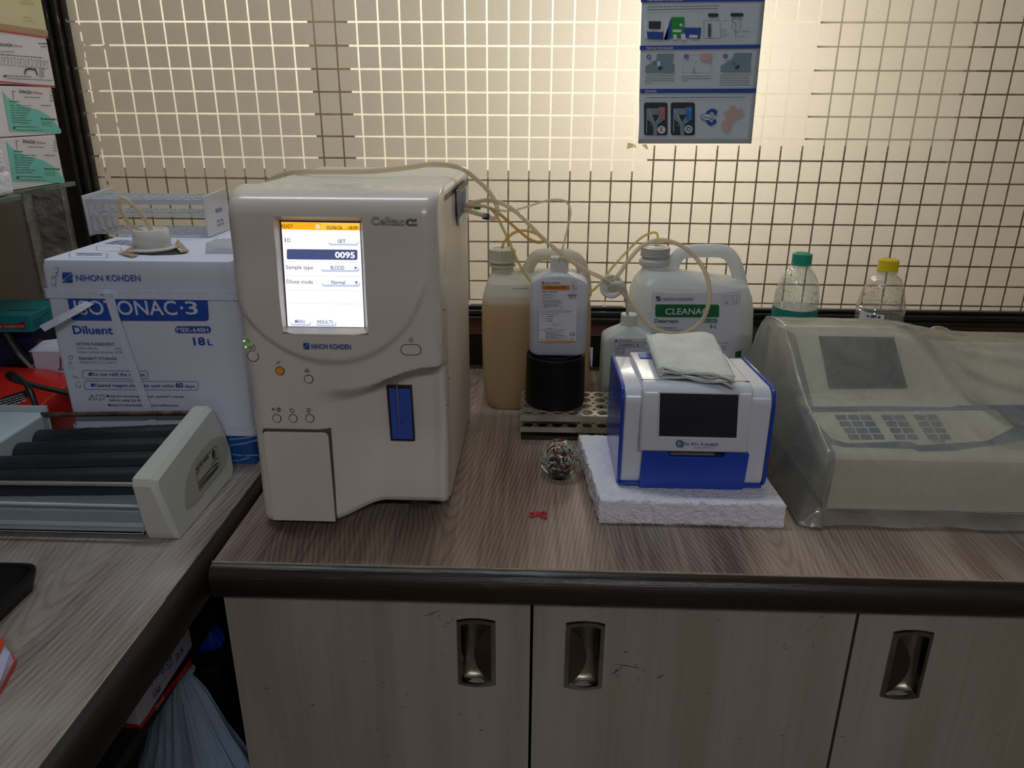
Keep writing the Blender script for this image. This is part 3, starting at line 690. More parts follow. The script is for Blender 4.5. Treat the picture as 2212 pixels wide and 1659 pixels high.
# marks on the front panel
FA = Face((0, .7825, 0), (0, -1, 0), 0)
b = MB(); nk(FA, b, 655, 741, 13.5); FA.text(b, 'NIHON KOHDEN', 673, 753.5, 758, 754.5, 10.5, .02); b.build('maker_mark', M_blueink, t, smooth=0)
FC = Face((0, .7873, 0), (0, -1, 0), 0)
b = MB(); FC.text(b, 'Celltac', 802, 485, 873, 486.5, 16, .028); FC.text(b, '\u03b1', 876, 487, 902, 487.5, 17, .035) ; b.build('name_outline', inkmat('outline_ink', rgb(96, 102, 104)), t, smooth=0)
b = MB(); FC.text(b, 'Celltac', 803.5, 484.6, 871.5, 486, 15.4, -.012, 0, .0003); b.build('name_fill', M_beige, t, smooth=0)
FB = Face((0, .8125, 0), (0, -1, 0), .0)
b = MB(); FB.orect(b, 888, 1081, 929, 1091, 1, 2); FB.text(b, 'MEK-6510K', 891, 1089.3, 926, 1089.5, 6.2, .02); b.build('model_plate', M_ink, t, smooth=0)
# buttons
M_ring = inkmat('button_gap', rgb(70, 66, 60)); M_orange = pm('orange_button', rgb(232, 150, 40), .4)
def button(px, py, r, mat=None, wide=0):
    p = Yp(px, py, .79); x, z = p.x, p.z-CT; y = front(x, None, z)[0]
    Mx = Matrix.Rotation(pi/2, 4, 'X')
    def pill(rad, yy, n=24):
        out = []
        for k in range(n):
            a = 2*pi*k/n; out.append(Vector((x+rad*cos(a)+(wide if cos(a) > 0 else -wide), yy, CT+z+rad*sin(a))))
        return out
    b = MB(); b.loft([pill(r+.0009, y+.003), pill(r+.0009, y-.0004)], True, True)
    o = b.build('button_ring', M_ring, t)
    b = MB(); b.loft([pill(r, y+.003), pill(r, y-.0010), pill(r-.0006, y-.0016)], True, True)
    b.build('button', mat or M_beige, t, smooth=30)
button(547, 769, .0058); button(605, 801, .0045, M_orange); button(667, 819, .0045)
for px in (598, 633, 669): button(px, 904, .0044)
button(888, 755, .0056, wide=.0052)
b = MB(); F5 = Face((0, .7885, 0), (0, -1, 0), 0)
F5.circ(b, 535.5, 736.5, 3.6, .9); F5.line(b, [(535.5, 732), (535.5, 736)], .9); F5.circ(b, 539, 750, 3.6, .9); F5.line(b, [(537, 750), (541, 750)], .9); F5.circ(b, 548.5, 750.5, 3.8, .9); F5.line(b, [(548, 744), (549, 747)], 1.2)
F5.line(b, [(597, 786), (602, 780)], 1); F5.line(b, [(600.5, 786), (605.5, 780)], 1)
F5.circ(b, 663, 801, 5, 1, 2.6, 0, 180, 8); F5.line(b, [(658, 801), (668, 801)], 1); F5.line(b, [(660, 799), (663, 796), (666, 799)], 1)
F5.line(b, [(888, 729.5), (893, 734.5), (888, 739.5), (883, 734.5)], .9, None, True); F5.line(b, [(888, 732), (888, 737)], .9)
F5.circ(b, 590, 884, 2.4); F5.circ(b, 601.5, 885, 4, 1); F5.circ(b, 602.5, 884, 2, 1); F5.circ(b, 631, 887, 4, 1); F5.line(b, [(625, 882), (628, 884)], 1)
F5.orect(b, 663, 882, 669.5, 891, .9); F5.line(b, [(665, 885), (668, 885)], .9); F5.line(b, [(665, 888), (668, 888)], .9)
b.build('button_icon', M_ink, t, smooth=0)
for py, px in ((736.5, 527.5), (749.5, 531)):
    b = MB(); c = F5.p(px, py); b.lathe([(0, 0), (.0012, 0), (.0010, .0007), (0, .0009)], c, 10, M=Matrix.Rotation(pi/2, 4, 'X')); b.build('indicator_lamp', emis('green_lamp', (.12, .9, .05, 1), 1.6), t)
# printer door at the lower left
dp = [F5.p(*q, 0) for q in ((570, 930), (710, 934), (720, 1124), (578, 1122))]
b = MB(); pts = []
x0, x1, z1, z0 = dp[0].x, dp[1].x, dp[0].z, CT+.0105
b.loft([[Vector((x, yy, z)) for x, z in ((x0, z0), (x1, z0), (x1, z1-.005), (x1-.0015, z1-.0015), (x1-.005, z1), (x0+.004, z1), (x0+.001, z1-.001), (x0, z1-.004))] for yy in (.800, .7835)])
b.build('printer_door', M_beige, t, bevel=.0008)
b = MB(); b.loft([[Vector((x, yy, z)) for x, z in ((x0-.0008, z0), (x1+.0008, z0), (x1+.0008, z1+.0016), (x0-.0008, z1+.0016))] for yy in (.800, .7868)])
b.build('door_gap', M_ring, t, smooth=0)
# blue sampling plate, its dark frame and the needle
PY = .8205
F6 = Face((0, PY, 0), (0, -1, 0), 0)
q = [F6.p(*k) for k in ((835.5, 833), (889, 833.5), (896.5, 951), (845, 950))]
b = MB(); b.prism([p+Vector((0, -.002, 0)) for p in q], (0, .006, 0)); pf = b.build('sampling_frame', M_black, t, smooth=0)
q = [F6.p(*k, .0024) for k in ((841, 837), (887, 838), (893.5, 947), (849, 946))]
b = MB(); b.quad(*q); b.build('sampling_plate', pm('sampling_blue', rgb(56, 84, 178), .35), pf, smooth=0)
b = MB()
for px, py in ((884, 868), (875, 889), (881, 895)): F6.line(b, [(px, py), (px+1, py+4)], .9, .0028)
F6.orect(b, 865, 902, 873, 911, .7, 0, .0028); b.build('plate_mark', M_black, pf, smooth=0)
a, c = Yp(856, 810, .806), Yp(863, 933, .812)
b = MB(); b.tube([a, c], [.0008, .0006], 10); b.lathe([(0, .006), (.0026, .006), (.0022, 0), (0, -.001)], a+Vector((0, 0, -.002)), 12)
b.build('needle', pm('steel', rgb(190, 190, 186), .25, 1.0), t)

# ================================================================== hoses from the analyser's port
M_hose = clearmat('beige_hose', (.93, .88, .78), .06, .2, body=.6, bodycol=(.74, .65, .50))
M_amber = clearmat('amber_hose', (.86, .68, .36), .07, .2, body=.5, bodycol=(.62, .45, .18))
M_yel = clearmat('yellow_hose', (.90, .84, .5), .07, .2, body=.5, bodycol=(.66, .60, .30))
M_thin = clearmat('thin_hose', (.95, .9, .82), .18, .12, body=.5, bodycol=(.80, .74, .64))
def hose(name, pts, r, mat, label, group=None, n=8):
    P = catmull([Yp(x, y, d) for x, y, d in pts], n); b = MB(); b.tube(P, r, 10); o = b.build(name, mat)
    return tag(o, label, 'hose', group)
hs1 = hose('plastic_hose', [(994, 452, 1.04), (1010, 455, 1.05), (1030, 461, 1.07), (1050, 467, 1.09), (1066, 472, 1.10), (1074, 466, 1.11), (1074, 450, 1.11), (1066, 428, 1.10), (1050, 407, 1.08), (1030, 388, 1.06), (1005, 368, 1.02), (975, 358, .99), (930, 355, .975), (880, 362, .97), (800, 370, .965), (700, 371, .97), (640, 372, 1.0), (605, 379, 1.08), (588, 386, 1.2), (575, 396, 1.25), (560, 420, 1.27), (545, 470, 1.28)], .0033, M_hose,
     'thick beige hose with blue collar, running over the top of the analyser', None)
hs2 = hose('plastic_hose', [(992, 449, 1.05), (1010, 447, 1.07), (1031, 446, 1.09), (1050, 445, 1.11), (1064, 455, 1.12), (1075, 470, 1.13), (1087, 495, 1.13), (1099, 520, 1.135), (1112, 551, 1.135), (1126, 578, 1.135), (1145, 606, 1.145), (1175, 635, 1.15), (1225, 648, 1.15), (1270, 634, 1.15), (1298, 610, 1.16), (1325, 575, 1.20), (1360, 537, 1.26), (1385, 514, 1.29), (1404, 504, 1.30), (1417, 503, 1.305), (1421, 512, 1.31), (1418, 524, 1.31), (1415, 536, 1.31)], .0021, M_yel,
     'thin yellowish hose with green collar, ending in the green-labelled canister\'s cap', None)
hs3 = hose('plastic_hose', [(992, 452, 1.06), (1015, 448, 1.08), (1040, 445, 1.10), (1060, 450, 1.12), (1078, 461, 1.13), (1110, 489, 1.15), (1140, 514, 1.17), (1160, 523, 1.18), (1173, 521, 1.19), (1171, 512, 1.20), (1155, 503, 1.21), (1132, 498, 1.22), (1110, 503, 1.225), (1094, 517, 1.23), (1087, 528, 1.235), (1084, 540, 1.235)], .0024, M_amber,
     'amber hose looping down into the cap of the canister of amber liquid', None)
hs4 = hose('plastic_hose', [(992, 448, 1.05), (1010, 442, 1.06), (1030, 436, 1.07), (1055, 433, 1.08), (1085, 440, 1.09), (1120, 462, 1.09), (1170, 512, 1.09), (1215, 550, 1.09), (1262, 582, 1.09), (1300, 600, 1.09), (1330, 618, 1.08), (1352, 640, 1.07), (1375, 670, 1.06), (1400, 700, 1.05), (1430, 717, 1.045), (1465, 722, 1.045), (1500, 709, 1.05), (1522, 682, 1.06), (1533, 640, 1.07), (1528, 600, 1.08), (1510, 565, 1.09), (1480, 536, 1.10), (1445, 521, 1.10), (1415, 520, 1.10), (1385, 533, 1.10), (1358, 562, 1.09), (1340, 588, 1.08), (1326, 606, 1.075)], .0031, M_hose,
     'thick beige hose making a big loop before the green-labelled canister', None)
hs5 = hose('plastic_hose', [(992, 450, 1.06), (1020, 444, 1.07), (1050, 447, 1.08), (1078, 454, 1.09), (1105, 455, 1.10), (1140, 446, 1.10), (1175, 435, 1.10), (1205, 431, 1.10), (1224, 437, 1.10), (1232, 455, 1.10), (1229, 480, 1.10), (1221, 515, 1.10), (1213, 545, 1.10), (1207, 566, 1.10)], .0016, M_thin,
     'thinnest clear hose, arching over into the orange-labelled bottle\'s cap', None)
def collar(par, px, py, d, q, mat):
    a, c = Yp(px, py, d), Yp(*q, d); v = (c-a).normalized(); b = MB(); b.tube([a-v*.005, a-v*.0045, a+v*.0045, a+v*.005], [.0040, .0047, .0047, .0040], 14); b.build('hose_collar', mat, par)
collar(hs2, 1031, 445.5, 1.09, (1040, 446), pm('green_collar', rgb(20, 140, 70), .4)); collar(hs1, 1050, 467.5, 1.09, (1058, 469), pm('navy_collar', rgb(30, 36, 84), .4))
# spare cap hanging on the looped hose, with its white bent tube
M_pe = milkmat('white_polyethylene', rgb(236, 236, 230), .35, .3)
t = thing('bottle_cap', 'round white cap with bent tube hanging on the looped hose above the small bottle', 'cap', tuple(Yp(1320, 618, 1.095)))
c = Yp(1321, 619, 1.095); dz = (CAM-c).normalized(); dz = (dz+Vector((.05, 0, .1))).normalized(); Mx = dz.to_track_quat('Z', 'Y').to_matrix().to_4x4()
b = MB(); b.lathe([(0, -.004), (.0155, -.004), (.0175, -.002), (.0178, .006), (.0165, .0085), (.0145, .0080), (.0135, .0050), (.0125, .0010), (.008, -.001), (0, -.0015)], c, 36, M=Mx); b.build('cap_body', M_pe, t)
P = catmull([Yp(x, y, d) for x, y, d in ((1319, 621, 1.085), (1325, 614, 1.07), (1336, 612, 1.065), (1347, 620, 1.075), (1353, 635, 1.10), (1354, 655, 1.16), (1356, 683, 1.20))], 6)
b = MB(); b.tube(P, [.0036]*20+[.0024]*(len(P)-20), 10); b.build('bent_tube', milkmat('milky_tube', rgb(226, 230, 224), .25, .4), t)
# ================================================================== reagent carton on the left counter
M_card = pm('white_cardboard', rgb(214, 217, 234), .6, var=.04, vscale=5, bump=.05, bscale=25)
M_cb = inkmat('carton_blue', rgb(24, 76, 172)); M_cdk = inkmat('carton_navy', rgb(44, 66, 128)); M_pen = inkmat('pen_ink', rgb(84, 88, 120))
M_band = pm('carton_base_blue', rgb(22, 84, 160), .3, var=.25, vscale=14); M_wave = pm('carton_wave', rgb(140, 160, 196), .4)
BXL, BXR, BY0, BY1, BH = -.6505, -.398, .952, 1.235, .291
t = cart = thing('reagent_carton', 'large white reagent carton with blue lettering, strapped, beside the analyser', 'box', (-.52, 1.09, CT))
def bow(u, v):    # slightly bulging front
    return -.004*sin(pi*u)*sin(pi*v)
b = MB(); nx, nz_ = 24, 24
def card_ring(v):
    z = CT+v*BH; e = .002*sin(pi*v); r = .006
    return rr((BXL+BXR)/2, (BY0+BY1)/2, (BXR-BXL)/2+e, (BY1-BY0)/2+e, r, z, 3)
b.loft([card_ring(v) for v in (0, .02, .1, .3, .5, .7, .9, .97)]+[rr((BXL+BXR)/2, (BY0+BY1)/2, (BXR-BXL)/2-.002, (BY1-BY0)/2-.002, .005, CT+BH, 3)])
b.build('carton', M_card, t, smooth=30)
F = Face((0, BY0-.0026, 0), (0, -1, 0), .0002, crop=(60, 380, 2.633))
b = MB(); nk(F, b, 196, 549, 58); F.text(b, 'NIHON KOHDEN', 278, 597, 643, 599, 34, .005)
F.poly(b, [(225, 700), (1022, 702), (1030, 812), (1018, 825), (262, 822), (248, 812)])
F.text(b, 'Diluent', 260, 897, 486, 900, 44, .02)
pts = F.rrect(b, 838, 855, 1042, 894, 18)
F.text(b, '18', 944, 962, 1012, 962, 42, .03); F.text(b, 'L', 1025, 962, 1052, 962, 32, .02)
F.circ(b, 354, 1127, 10); F.circ(b, 368, 1189, 10)
b.build('blue_print', M_cb, t, smooth=0)
b = MB()
F.text(b, 'ACTIVE INGREDIENT', 276, 963, 495, 965, 15, .012); F.text(b, 'REAGENT STORAGE', 293, 1045, 508, 1047, 15, .012)
F.text(b, 'Do not refill the reagent', 366, 1136, 668, 1140, 18, .012); F.text(b, 'Opened reagent should be used within', 380, 1199, 834, 1203, 18, .012)
F.text(b, '60', 842, 1203, 886, 1204, 26, .03); F.text(b, 'days.', 894, 1204, 956, 1204, 17, .012)
F.orect(b, 312, 1106, 682, 1152, 2.4, 12, None, 4); F.orect(b, 323, 1166, 969, 1214, 2.4, 12, None, 4)
F.text(b, 'Read the hematology analyzer operator\'s manual', 458, 1258, 886, 1261, 13, .008); F.text(b, 'before using this diluent', 466, 1281, 690, 1283, 13, .008)
F.text(b, 'https://in.nihonkohden.com/en/media-center', 470, 1309, 858, 1311, 13, .008)
for x, y in ((452, 1252), (462, 1302)): F.poly(b, [(x-8, y), (x, y-7), (x+8, y), (x, y+7)])
F.line(b, [(346, 1273), (366, 1243), (385, 1274)], 2.4, None, True); F.line(b, [(366, 1253), (366, 1265)], 3)
F.line(b, [(389, 1244), (411, 1248), (433, 1244), (434, 1270), (412, 1275), (391, 1270)], 2.4, None, True); F.line(b, [(411, 1248), (412, 1275)], 2)
b.build('navy_print', M_cdk, t, smooth=0)
b = MB(); F.text(b, 'Sodium chloride', 281, 984, 398, 985, 10); F.text(b, '4.4%', 498, 987, 533, 987, 10); F.text(b, 'Sodium sulphate anhydrous', 286, 1006, 488, 1008, 10); F.text(b, '9.7%', 500, 1008, 538, 1008, 10); F.text(b, 'STORE AT R.T. (1\u00b0C to 30\u00b0C)', 297, 1065, 503, 1069, 11)
for pts in ([(172, 518), (172, 548), (155, 552)], [(172, 518), (152, 525)], [(158, 560), (168, 545)], [(175, 565), (140, 572)], [(140, 590), (133, 578), (160, 576), (160, 604)], [(140, 606), (133, 616), (145, 628), (158, 608), (160, 628)],
            [(255, 1022), (232, 1024), (234, 1040), (248, 1044), (256, 1034), (252, 1022)], [(235, 1060), (232, 1070), (246, 1074), (250, 1062), (244, 1056), (235, 1060)], [(232, 1092), (266, 1092)], [(256, 1128), (262, 1146), (284, 1140)], [(262, 1146), (286, 1152)], [(275, 1180), (272, 1196), (300, 1200), (304, 1186)], [(300, 1170), (276, 1174)], [(300, 1200), (290, 1206)]):
    F.line(b, pts, 2.0)
b.build('small_print', M_pen, t, smooth=0)
b = MB(); F.text(b, 'ISOTONAC', 275, 788, 855, 790, 78, .012, 0, .0006); F.rect(b, 868, 742, 884, 758, .0006); F.text(b, '3', 902, 786, 972, 787, 72, .012, 0, .0006); F.text(b, 'MEK-640H', 850, 887, 1030, 888, 24, .014, 0, .0006)
b.build('white_print', M_card, t, smooth=0)
b = MB(); zb = .050
b.loft([rr((BXL+BXR)/2, (BY0+BY1)/2, (BXR-BXL)/2+k, (BY1-BY0)/2+k, .006, CT+z, 3) for z, k in ((.0005, .0006), (zb, .0012))], False, False)
b.build('blue_base', M_band, t)
b = MB()
for px, py, qx, qy in ((495, 949, 557, 940), (495, 962, 557, 950), (495, 981, 557, 983), (495, 996, 540, 988)):
    Fw = Face((0, BY0-.0016, 0), (0, -1, 0), .0002); Fw.line(b, [(px, py), ((px+qx)/2, (py+qy)/2+2), (qx, qy)], 3)
b.build('wave_line', M_wave, t, smooth=0)
# straps
M_strap = pm('woven_strap', rgb(214, 220, 238), .5, var=.06, vscale=160, bump=.12, bscale=500)
def strapband(z, wd):
    b = MB(); k = .0030
    b.loft([rr((BXL+BXR)/2, (BY0+BY1)/2, (BXR-BXL)/2+k+.0008*q, (BY1-BY0)/2+k+.0008*q, .007, CT+z_, 3) for z_, q in ((z-wd/2, 0), (z-wd/2, 1), (z+wd/2, 1), (z+wd/2, 0))], False, False)
    return b.build('strap', M_strap, t)
zs1 = (F.p(700, 675).z-CT); zs2 = F.p(700, 1447).z-CT
strapband(zs1, .0125); strapband(zs2, .0110)
def ribbon(pts, name='strap', mat=M_strap, par=None):   # pts: pairs of (left, right) points
    b = MB(); A = [p for p, q in pts]; B = [q for p, q in pts]
    b.add(A+B, [(i, i+1, len(A)+i+1, len(A)+i) for i in range(len(A)-1)])
    return b.build(name, mat, par or t, smooth=0, solid=.0006, fixn=False)
ribbon([(F.p(x0, y, l), F.p(x1, y, l)) for x0, x1, y, l in ((410, 452, 672, .0035), (440, 492, 662, .006), (452, 504, 700, .004), (480, 528, 800, .003), (532, 580, 950, .003), (592, 640, 1120, .003), (650, 698, 1280, .003), (706, 752, 1436, .003))])
ribbon([(F.p(*a, l), F.p(*c, l)) for a, c, l in (((345, 704), (392, 722), .006), ((290, 738), (330, 762), .012), ((210, 782), (240, 812), .018), ((123, 828), (155, 858), .022))])
# torn opening, neck, cap and looped tube on the top
zc = CT+BH
FT = Face((0, 0, zc), (0, 0, 1), .0006)
b = MB(); FT.poly(b, [(272, 541), (300, 531), (330, 527), (372, 530), (396, 541), (404, 548), (372, 551), (330, 552), (292, 550)]); b.build('torn_opening', pm('torn_shadow', rgb(40, 32, 28), .8), t, smooth=0)
b = MB()
for tri in (((262, 549, 0), (290, 541, .006), (297, 547, .001)), ((378, 536, .002), (386, 531, .008), (408, 544, 0), (390, 548, .001)), ((256, 549, 0), (300, 552, 0), (285, 556, 0))):
    b.prism([Zp(x, y, zc+.0012)+Vector((0, 0, z)) for x, y, z in tri], (0, 0, .002))
b.build('torn_flap', pm('corrugated_edge', rgb(176, 156, 132), .8, var=.4, vscale=160, bump=.5, bscale=300), t, smooth=0)
cc = Zp(332, 541, zc)
b = MB(); b.lathe([(.0, .0), (.026, 0), (.031, .003), (.0315, .0045), (.024, .006), (.0235, .012), (.0, .012)], cc, 40); b.build('neck_flange', M_pe, t)
b = MB(); b.lathe([(.0, .0120), (.0235, .0120), (.0245, .015), (.0235, .028), (.0220, .030), (.0185, .0302), (.0175, .0275), (.0, .027)], cc, 48); cp = b.build('cap', M_pe, t)
P = catmull([cc+Vector(p) for p in ((-.001, .004, .026), (-.004, 0, .040), (-.013, -.004, .058), (-.026, -.006, .071), (-.0335, -.006, .068), (-.034, -.005, .056), (-.028, -.004, .040), (-.018, -.002, .030), (-.011, 0, .026))], 8)
b = MB(); b.tube(P, .0029, 12); b.build('looped_tube', M_hose, cp)
b = MB()
FT.text(b, 'NIHON KOHDEN', 222, 527, 288, 531, 8, .01); FT.orect(b, 208, 532, 262, 541, 1, 3, None, 3); FT.orect(b, 150, 546, 232, 556, 1, 3, None, 2)
for y in (549, 552): FT.fine(b, 165, y, 220, 1.6)
b.build('top_print', M_pen, t, smooth=0)
# milky lid lying on the carton
t2 = thing('plastic_lid', 'small milky plastic lid upturned on the carton top by the analyser', 'lid', tuple(Zp(455, 545, zc)))
M_milky = clearmat('milky_plastic', (.94, .95, .97), .12, .2, body=.4, bodycol=(.75, .77, .82))
a = Zp(446, 548, zc)
b = MB(); b.loft([rr(a.x+.028, a.y+.02, .030-k, .022-k, .004, zc+z, 4) for z, k in ((.0008, 0), (.014, .002), (.0155, .0035), (.0145, .0045))], True, True); b.build('lid_body', M_milky, t2)

def holed_plate(b, x0, x1, y0, y1, z0, z1, nx, ny, r, n=16):
    dx, dy = (x1-x0)/nx, (y1-y0)/ny
    for i in range(nx):
        for j in range(ny):
            cx, cy = x0+dx*(i+.5), y0+dy*(j+.5); sq, ci = [], []
            for k in range(n):
                a = 2*pi*(k+.5)/n; c, s_ = cos(a), sin(a); m = max(abs(c), abs(s_))
                sq.append((cx+c/m*dx/2, cy+s_/m*dy/2)); ci.append((cx+r*c, cy+r*s_))
            b.loft([[(x, y, z0) for x, y in ci], [(x, y, z0) for x, y in sq], [(x, y, z1) for x, y in sq], [(x, y, z1) for x, y in ci], [(x, y, z0) for x, y in ci]], False, False)
# ------------------------------------------------------------------ white tube rack on the carton
M_rack = milkmat('rack_plastic', rgb(226, 228, 234), .35, .3)
t = thing('test_tube_rack', 'white plastic test tube rack lying empty on top of the reagent carton', 'rack', (-.585, 1.17, zc))
RX0, RX1, RY0, RY1, RH = Yp(200, 500, 1.140).x, Yp(450, 500, 1.140).x, 1.140, 1.215, .062
for x, s_ in ((RX0, -1), (RX1, 1)):
    b = MB(); b.prism([(x, RY0-.006, zc+.001), (x, RY1+.004, zc+.001), (x, RY1+.006, zc+RH+.004), (x, RY0-.008, zc+RH)], (s_*.003, 0, 0)); b.build('end_plate', M_rack, t, bevel=.001)
for z, yy in ((.003, 0), (.030, 0), (.054, 0)):
    b = MB(); holed_plate(b, RX0, RX1, RY0, RY1, zc+z+.0015, zc+z+.0027, 12, 4, .0078); b.box(RX0, RX1, RY0-.0025, RY0, zc+z-(-.001 if z < .05 else .005), zc+z+.0028); b.box(RX0, RX1, RY1, RY1+.002, zc+z+.001, zc+z+.0028)
    b.build('shelf', M_rack, t, smooth=0)
Fr = Face((RX1+.003, 0, 0), (1, 0, 0), .0004)
b = MB(); p = [Vector((RX1+.0034, y, zc+z)) for y, z in ((1.15, .02), (1.20, .02))]
def side_text(b, s, x, ya, yb, z, h, bold=.01):
    vs, fs, a, c = glyphs(s, bold); sc_ = (yb-ya)/(c-a)
    b.add([(x, ya+(v.x-a)*sc_, z+v.y*h/.69) for v in vs], fs)
side_text(b, 'TARSONS', RX1+.0035, 1.166, 1.194, zc+.033, .006); side_text(b, 'TEST TUBE', RX1+.0035, 1.168, 1.192, zc+.018, .0035); side_text(b, 'WORKSTATION', RX1+.0035, 1.166, 1.194, zc+.012, .0035)
b.build('rack_print', M_blueink, t, smooth=0)

# ================================================================== roller mixer
M_mix = pm('mixer_enamel', rgb(176, 190, 196), .4, var=.05, bump=.03, bscale=200); M_mixp = pm('mixer_end_plastic', rgb(188, 189, 180), .42, var=.04, bump=.04, bscale=150)
M_rub = pm('black_rubber', rgb(26, 28, 36), .42, var=.25, vscale=12); M_worn = pm('worn_rod', rgb(118, 96, 88), .35, .8, var=.6, vscale=60)
t = thing('roller_mixer', 'grey blood tube roller mixer with black rollers on the left counter', 'roller mixer', (-.7, .84, CT))
MX0, MXH, MXR, MY0, MY1 = -.86, -.672, -.452, .757, .925
b = MB()
b.box(MX0, MXR-.012, MY0+.004, MY1, CT+.010, CT+.016)                       # floor of the tray
b.box(MX0, MXR-.010, MY0+.030, MY0+.032, CT+.008, CT+.040); b.box(MX0, MXR-.010, MY0+.002, MY0+.032, CT+.038, CT+.041)
b.box(MX0, MXR-.010, MY0-.003, MY0+.030, CT+.006, CT+.009); b.box(MX0, MXR-.010, MY0-.003, MY0-.001, CT+.005, CT+.009); b.box(MX0, MXR-.010, MY1-.003, MY1, CT+.010, CT+.04)
b.build('tray', M_mix, t, smooth=0, bevel=.0008)
b = MB(); b.prism([(MX0, MY0, CT+.006), (MX0, MY1+.004, CT+.006), (MX0, MY1+.004, CT+.086), (MX0, MY0+.02, CT+.086), (MX0, MY0, CT+.075)], (MXH-MX0, 0, 0))
b.build('motor_housing', M_mix, t, bevel=.004)
b = MB(); b.prism([(MXH+.0, MY1+.004, CT+.006), (MXH, MY1+.006, CT+.093), (MX0, MY1+.006, CT+.093), (MX0, MY1+.004, CT+.006)], (0, .003, 0)); b.build('rear_plate', M_mix, t, smooth=0)
def mixend(x, k):    # outline of the end panel in the yz plane
    pts = [(MY0-.003, .0), (MY0-.006+k, .010+k), (MY0-.006+k, .070-k), (MY0-.002+k, .078-k), (MY0+.004+k, .079-k), (MY1+.002-k, .097-k), (MY1+.010-k, .096-k), (MY1+.014-k, .085-k), (MY1+.018-k, .058), (MY1+.015-k, .030), (MY1+.004-k, .006+k*.3), (MY1-.01, .0)]
    return [Vector((x+.022*(1-z/.09)*(1 if x > MXR-.005 else .4), y, CT+z+.0008)) for y, z in pts]
b = MB(); b.loft([mixend(MXR-.012, 0), mixend(MXR+.006, 0), mixend(MXR+.012, .005)]); ep = b.build('end_panel', M_mixp, t, smooth=25, bevel=.0015)
# flat oval and plate on the sloping outer side
pl = mixend(MXR+.012, .005); n_ = (pl[5]-pl[0]).cross(pl[3]-pl[0]).normalized()
Fm = Face(pl[0], n_, .0006, crop=(400, 940, 10.37))
b = MB(); Fm.poly(b, [(20, 1659), (-10, 1300), (20, 1000), (140, 680), (330, 380), (560, 120), (760, 20), (880, 40), (930, 160), (955, 420), (900, 660), (760, 860), (480, 1200), (200, 1560)])
b.build('oval_panel', pm('oval_plastic', rgb(160, 158, 142), .45), t, smooth=0)
b = MB(); Fm.line(b, [(225, 760), (250, 690), (660, 240), (700, 260), (765, 640), (740, 700), (310, 1245), (290, 1180)], 7, .0010, True)
Fm.text(b, 'BLOOD MIXER', 250, 800, 525, 490, 55, .03, 0, .0010); Fm.text(b, 'MODEL', 255, 870, 325, 790, 34, .02, 0, .0010); Fm.text(b, 'LAB LINE', 590, 680, 720, 520, 50, .0, 0, .0010)
for k, (x0, y0, x1, y1) in enumerate(((290, 1075, 585, 720), (590, 720, 730, 620), (300, 1130, 715, 680), (305, 1180, 720, 720))):
    n3 = 9
    for i in range(n3): 
        u0, u1 = i/n3, (i+.8)/n3; Fm.line(b, [(x0+(x1-x0)*u0, y0+(y1-y0)*u0), (x0+(x1-x0)*u1, y0+(y1-y0)*u1)], 13, .0010)
Fm.circ(b, 632, 430, 46, None, 108, 0, 360, 24, .0010)
b.build('maker_plate', M_black, t, smooth=0)
b = MB(); Fm.line(b, [(640, 325), (632, 530)], 10, .0014); Fm.line(b, [(655, 335), (650, 500), (670, 490)], 8, .0014); b.build('plate_emblem', pm('plate_light', rgb(150, 148, 134), .5), t, smooth=0)
for k in range(4):
    y = MY1-.022-.0405*k; za, zb_ = CT+.053, CT+.067-.001*k
    b = MB(); A, B = Vector((MXH-.004, y, za)), Vector((MXR-.004, y, zb_)); d = (B-A).normalized()
    L_ = (B-A).length; P = []; R = []
    for q in range(25):
        s_ = q/24; P.append(A+d*L_*s_); R.append(.0158+(.0006 if q in (8, 17) else 0))
    b.tube(P, R, 24); b.build('roller', M_rub, t, smooth=30)
b = MB(); b.tube([(MXH-.003, MY1-.002, CT+.084), (MXR, MY1, CT+.090)], .0035, 14); b.build('rear_rod', M_worn, t)
b = MB(); b.tube([(MX0, MY0+.001, CT+.066), (MXR, MY0+.001, CT+.070)], .0026, 12); b.build('front_rod', pm('bright_rod', rgb(206, 204, 202), .3, .85, var=.1), t)
b = MB()
for x in (MX0+.02, MXR-.03):
    for y in (MY0+.02, MY1-.02): b.lathe([(0, 0), (.008, 0), (.008, .011), (0, .011)], (x, y, CT), 14)
b.build('foot', M_black, t)

# ================================================================== red case, cables, small boxes in the left corner
M_red = pm('red_plastic', rgb(208, 38, 26), .3, var=.08, coat=.2)
rc = Zp(118, 925, CT)
t = thing('red_case', 'red plastic power unit with a black rating label behind the roller mixer', 'power unit', (-.80, 1.0, CT))
xr = Yp(137, 850, 1.03).x
b = MB(); secs = []
for y, z1, in ((.952, .060), (.962, .075), (1.0, .086), (1.05, .094), (1.085, .094), (1.095, .088)):
    x1 = xr-.004*abs(y-1.03)/.05; secs.append([Vector(p) for p in ((-.895, y, CT+.001), (x1-.012, y, CT+.001), (x1-.006, y, CT+.02), (x1, y, CT+z1*.72), (x1-.004, y, CT+z1*.84), (x1-.05, y, CT+z1*.97), (x1-.10, y, CT+z1), (-.895, y, CT+z1))])
b.loft(secs); b.build('case', M_red, t, smooth=40, bevel=.003)
Fq = Face((0, .9515, CT+.04), (0, -1, .0), .0006)
F7 = Face((-.8, .957, CT+.0675), (0, -.83, .55), .0025)
b = MB(); F7.poly(b, [(0, 866), (8, 858), (58, 843), (66, 856), (40, 872), (0, 884)]); lb = b.build('rating_label', M_black, t, smooth=0)
b = MB()
for k in range(4): F7.fine(b, 1+k*2, 868+k*4.5, 52+k*3, 2.6, sk=-16, lift=.0030)
b.build('rating_print', M_white, lb, smooth=0)
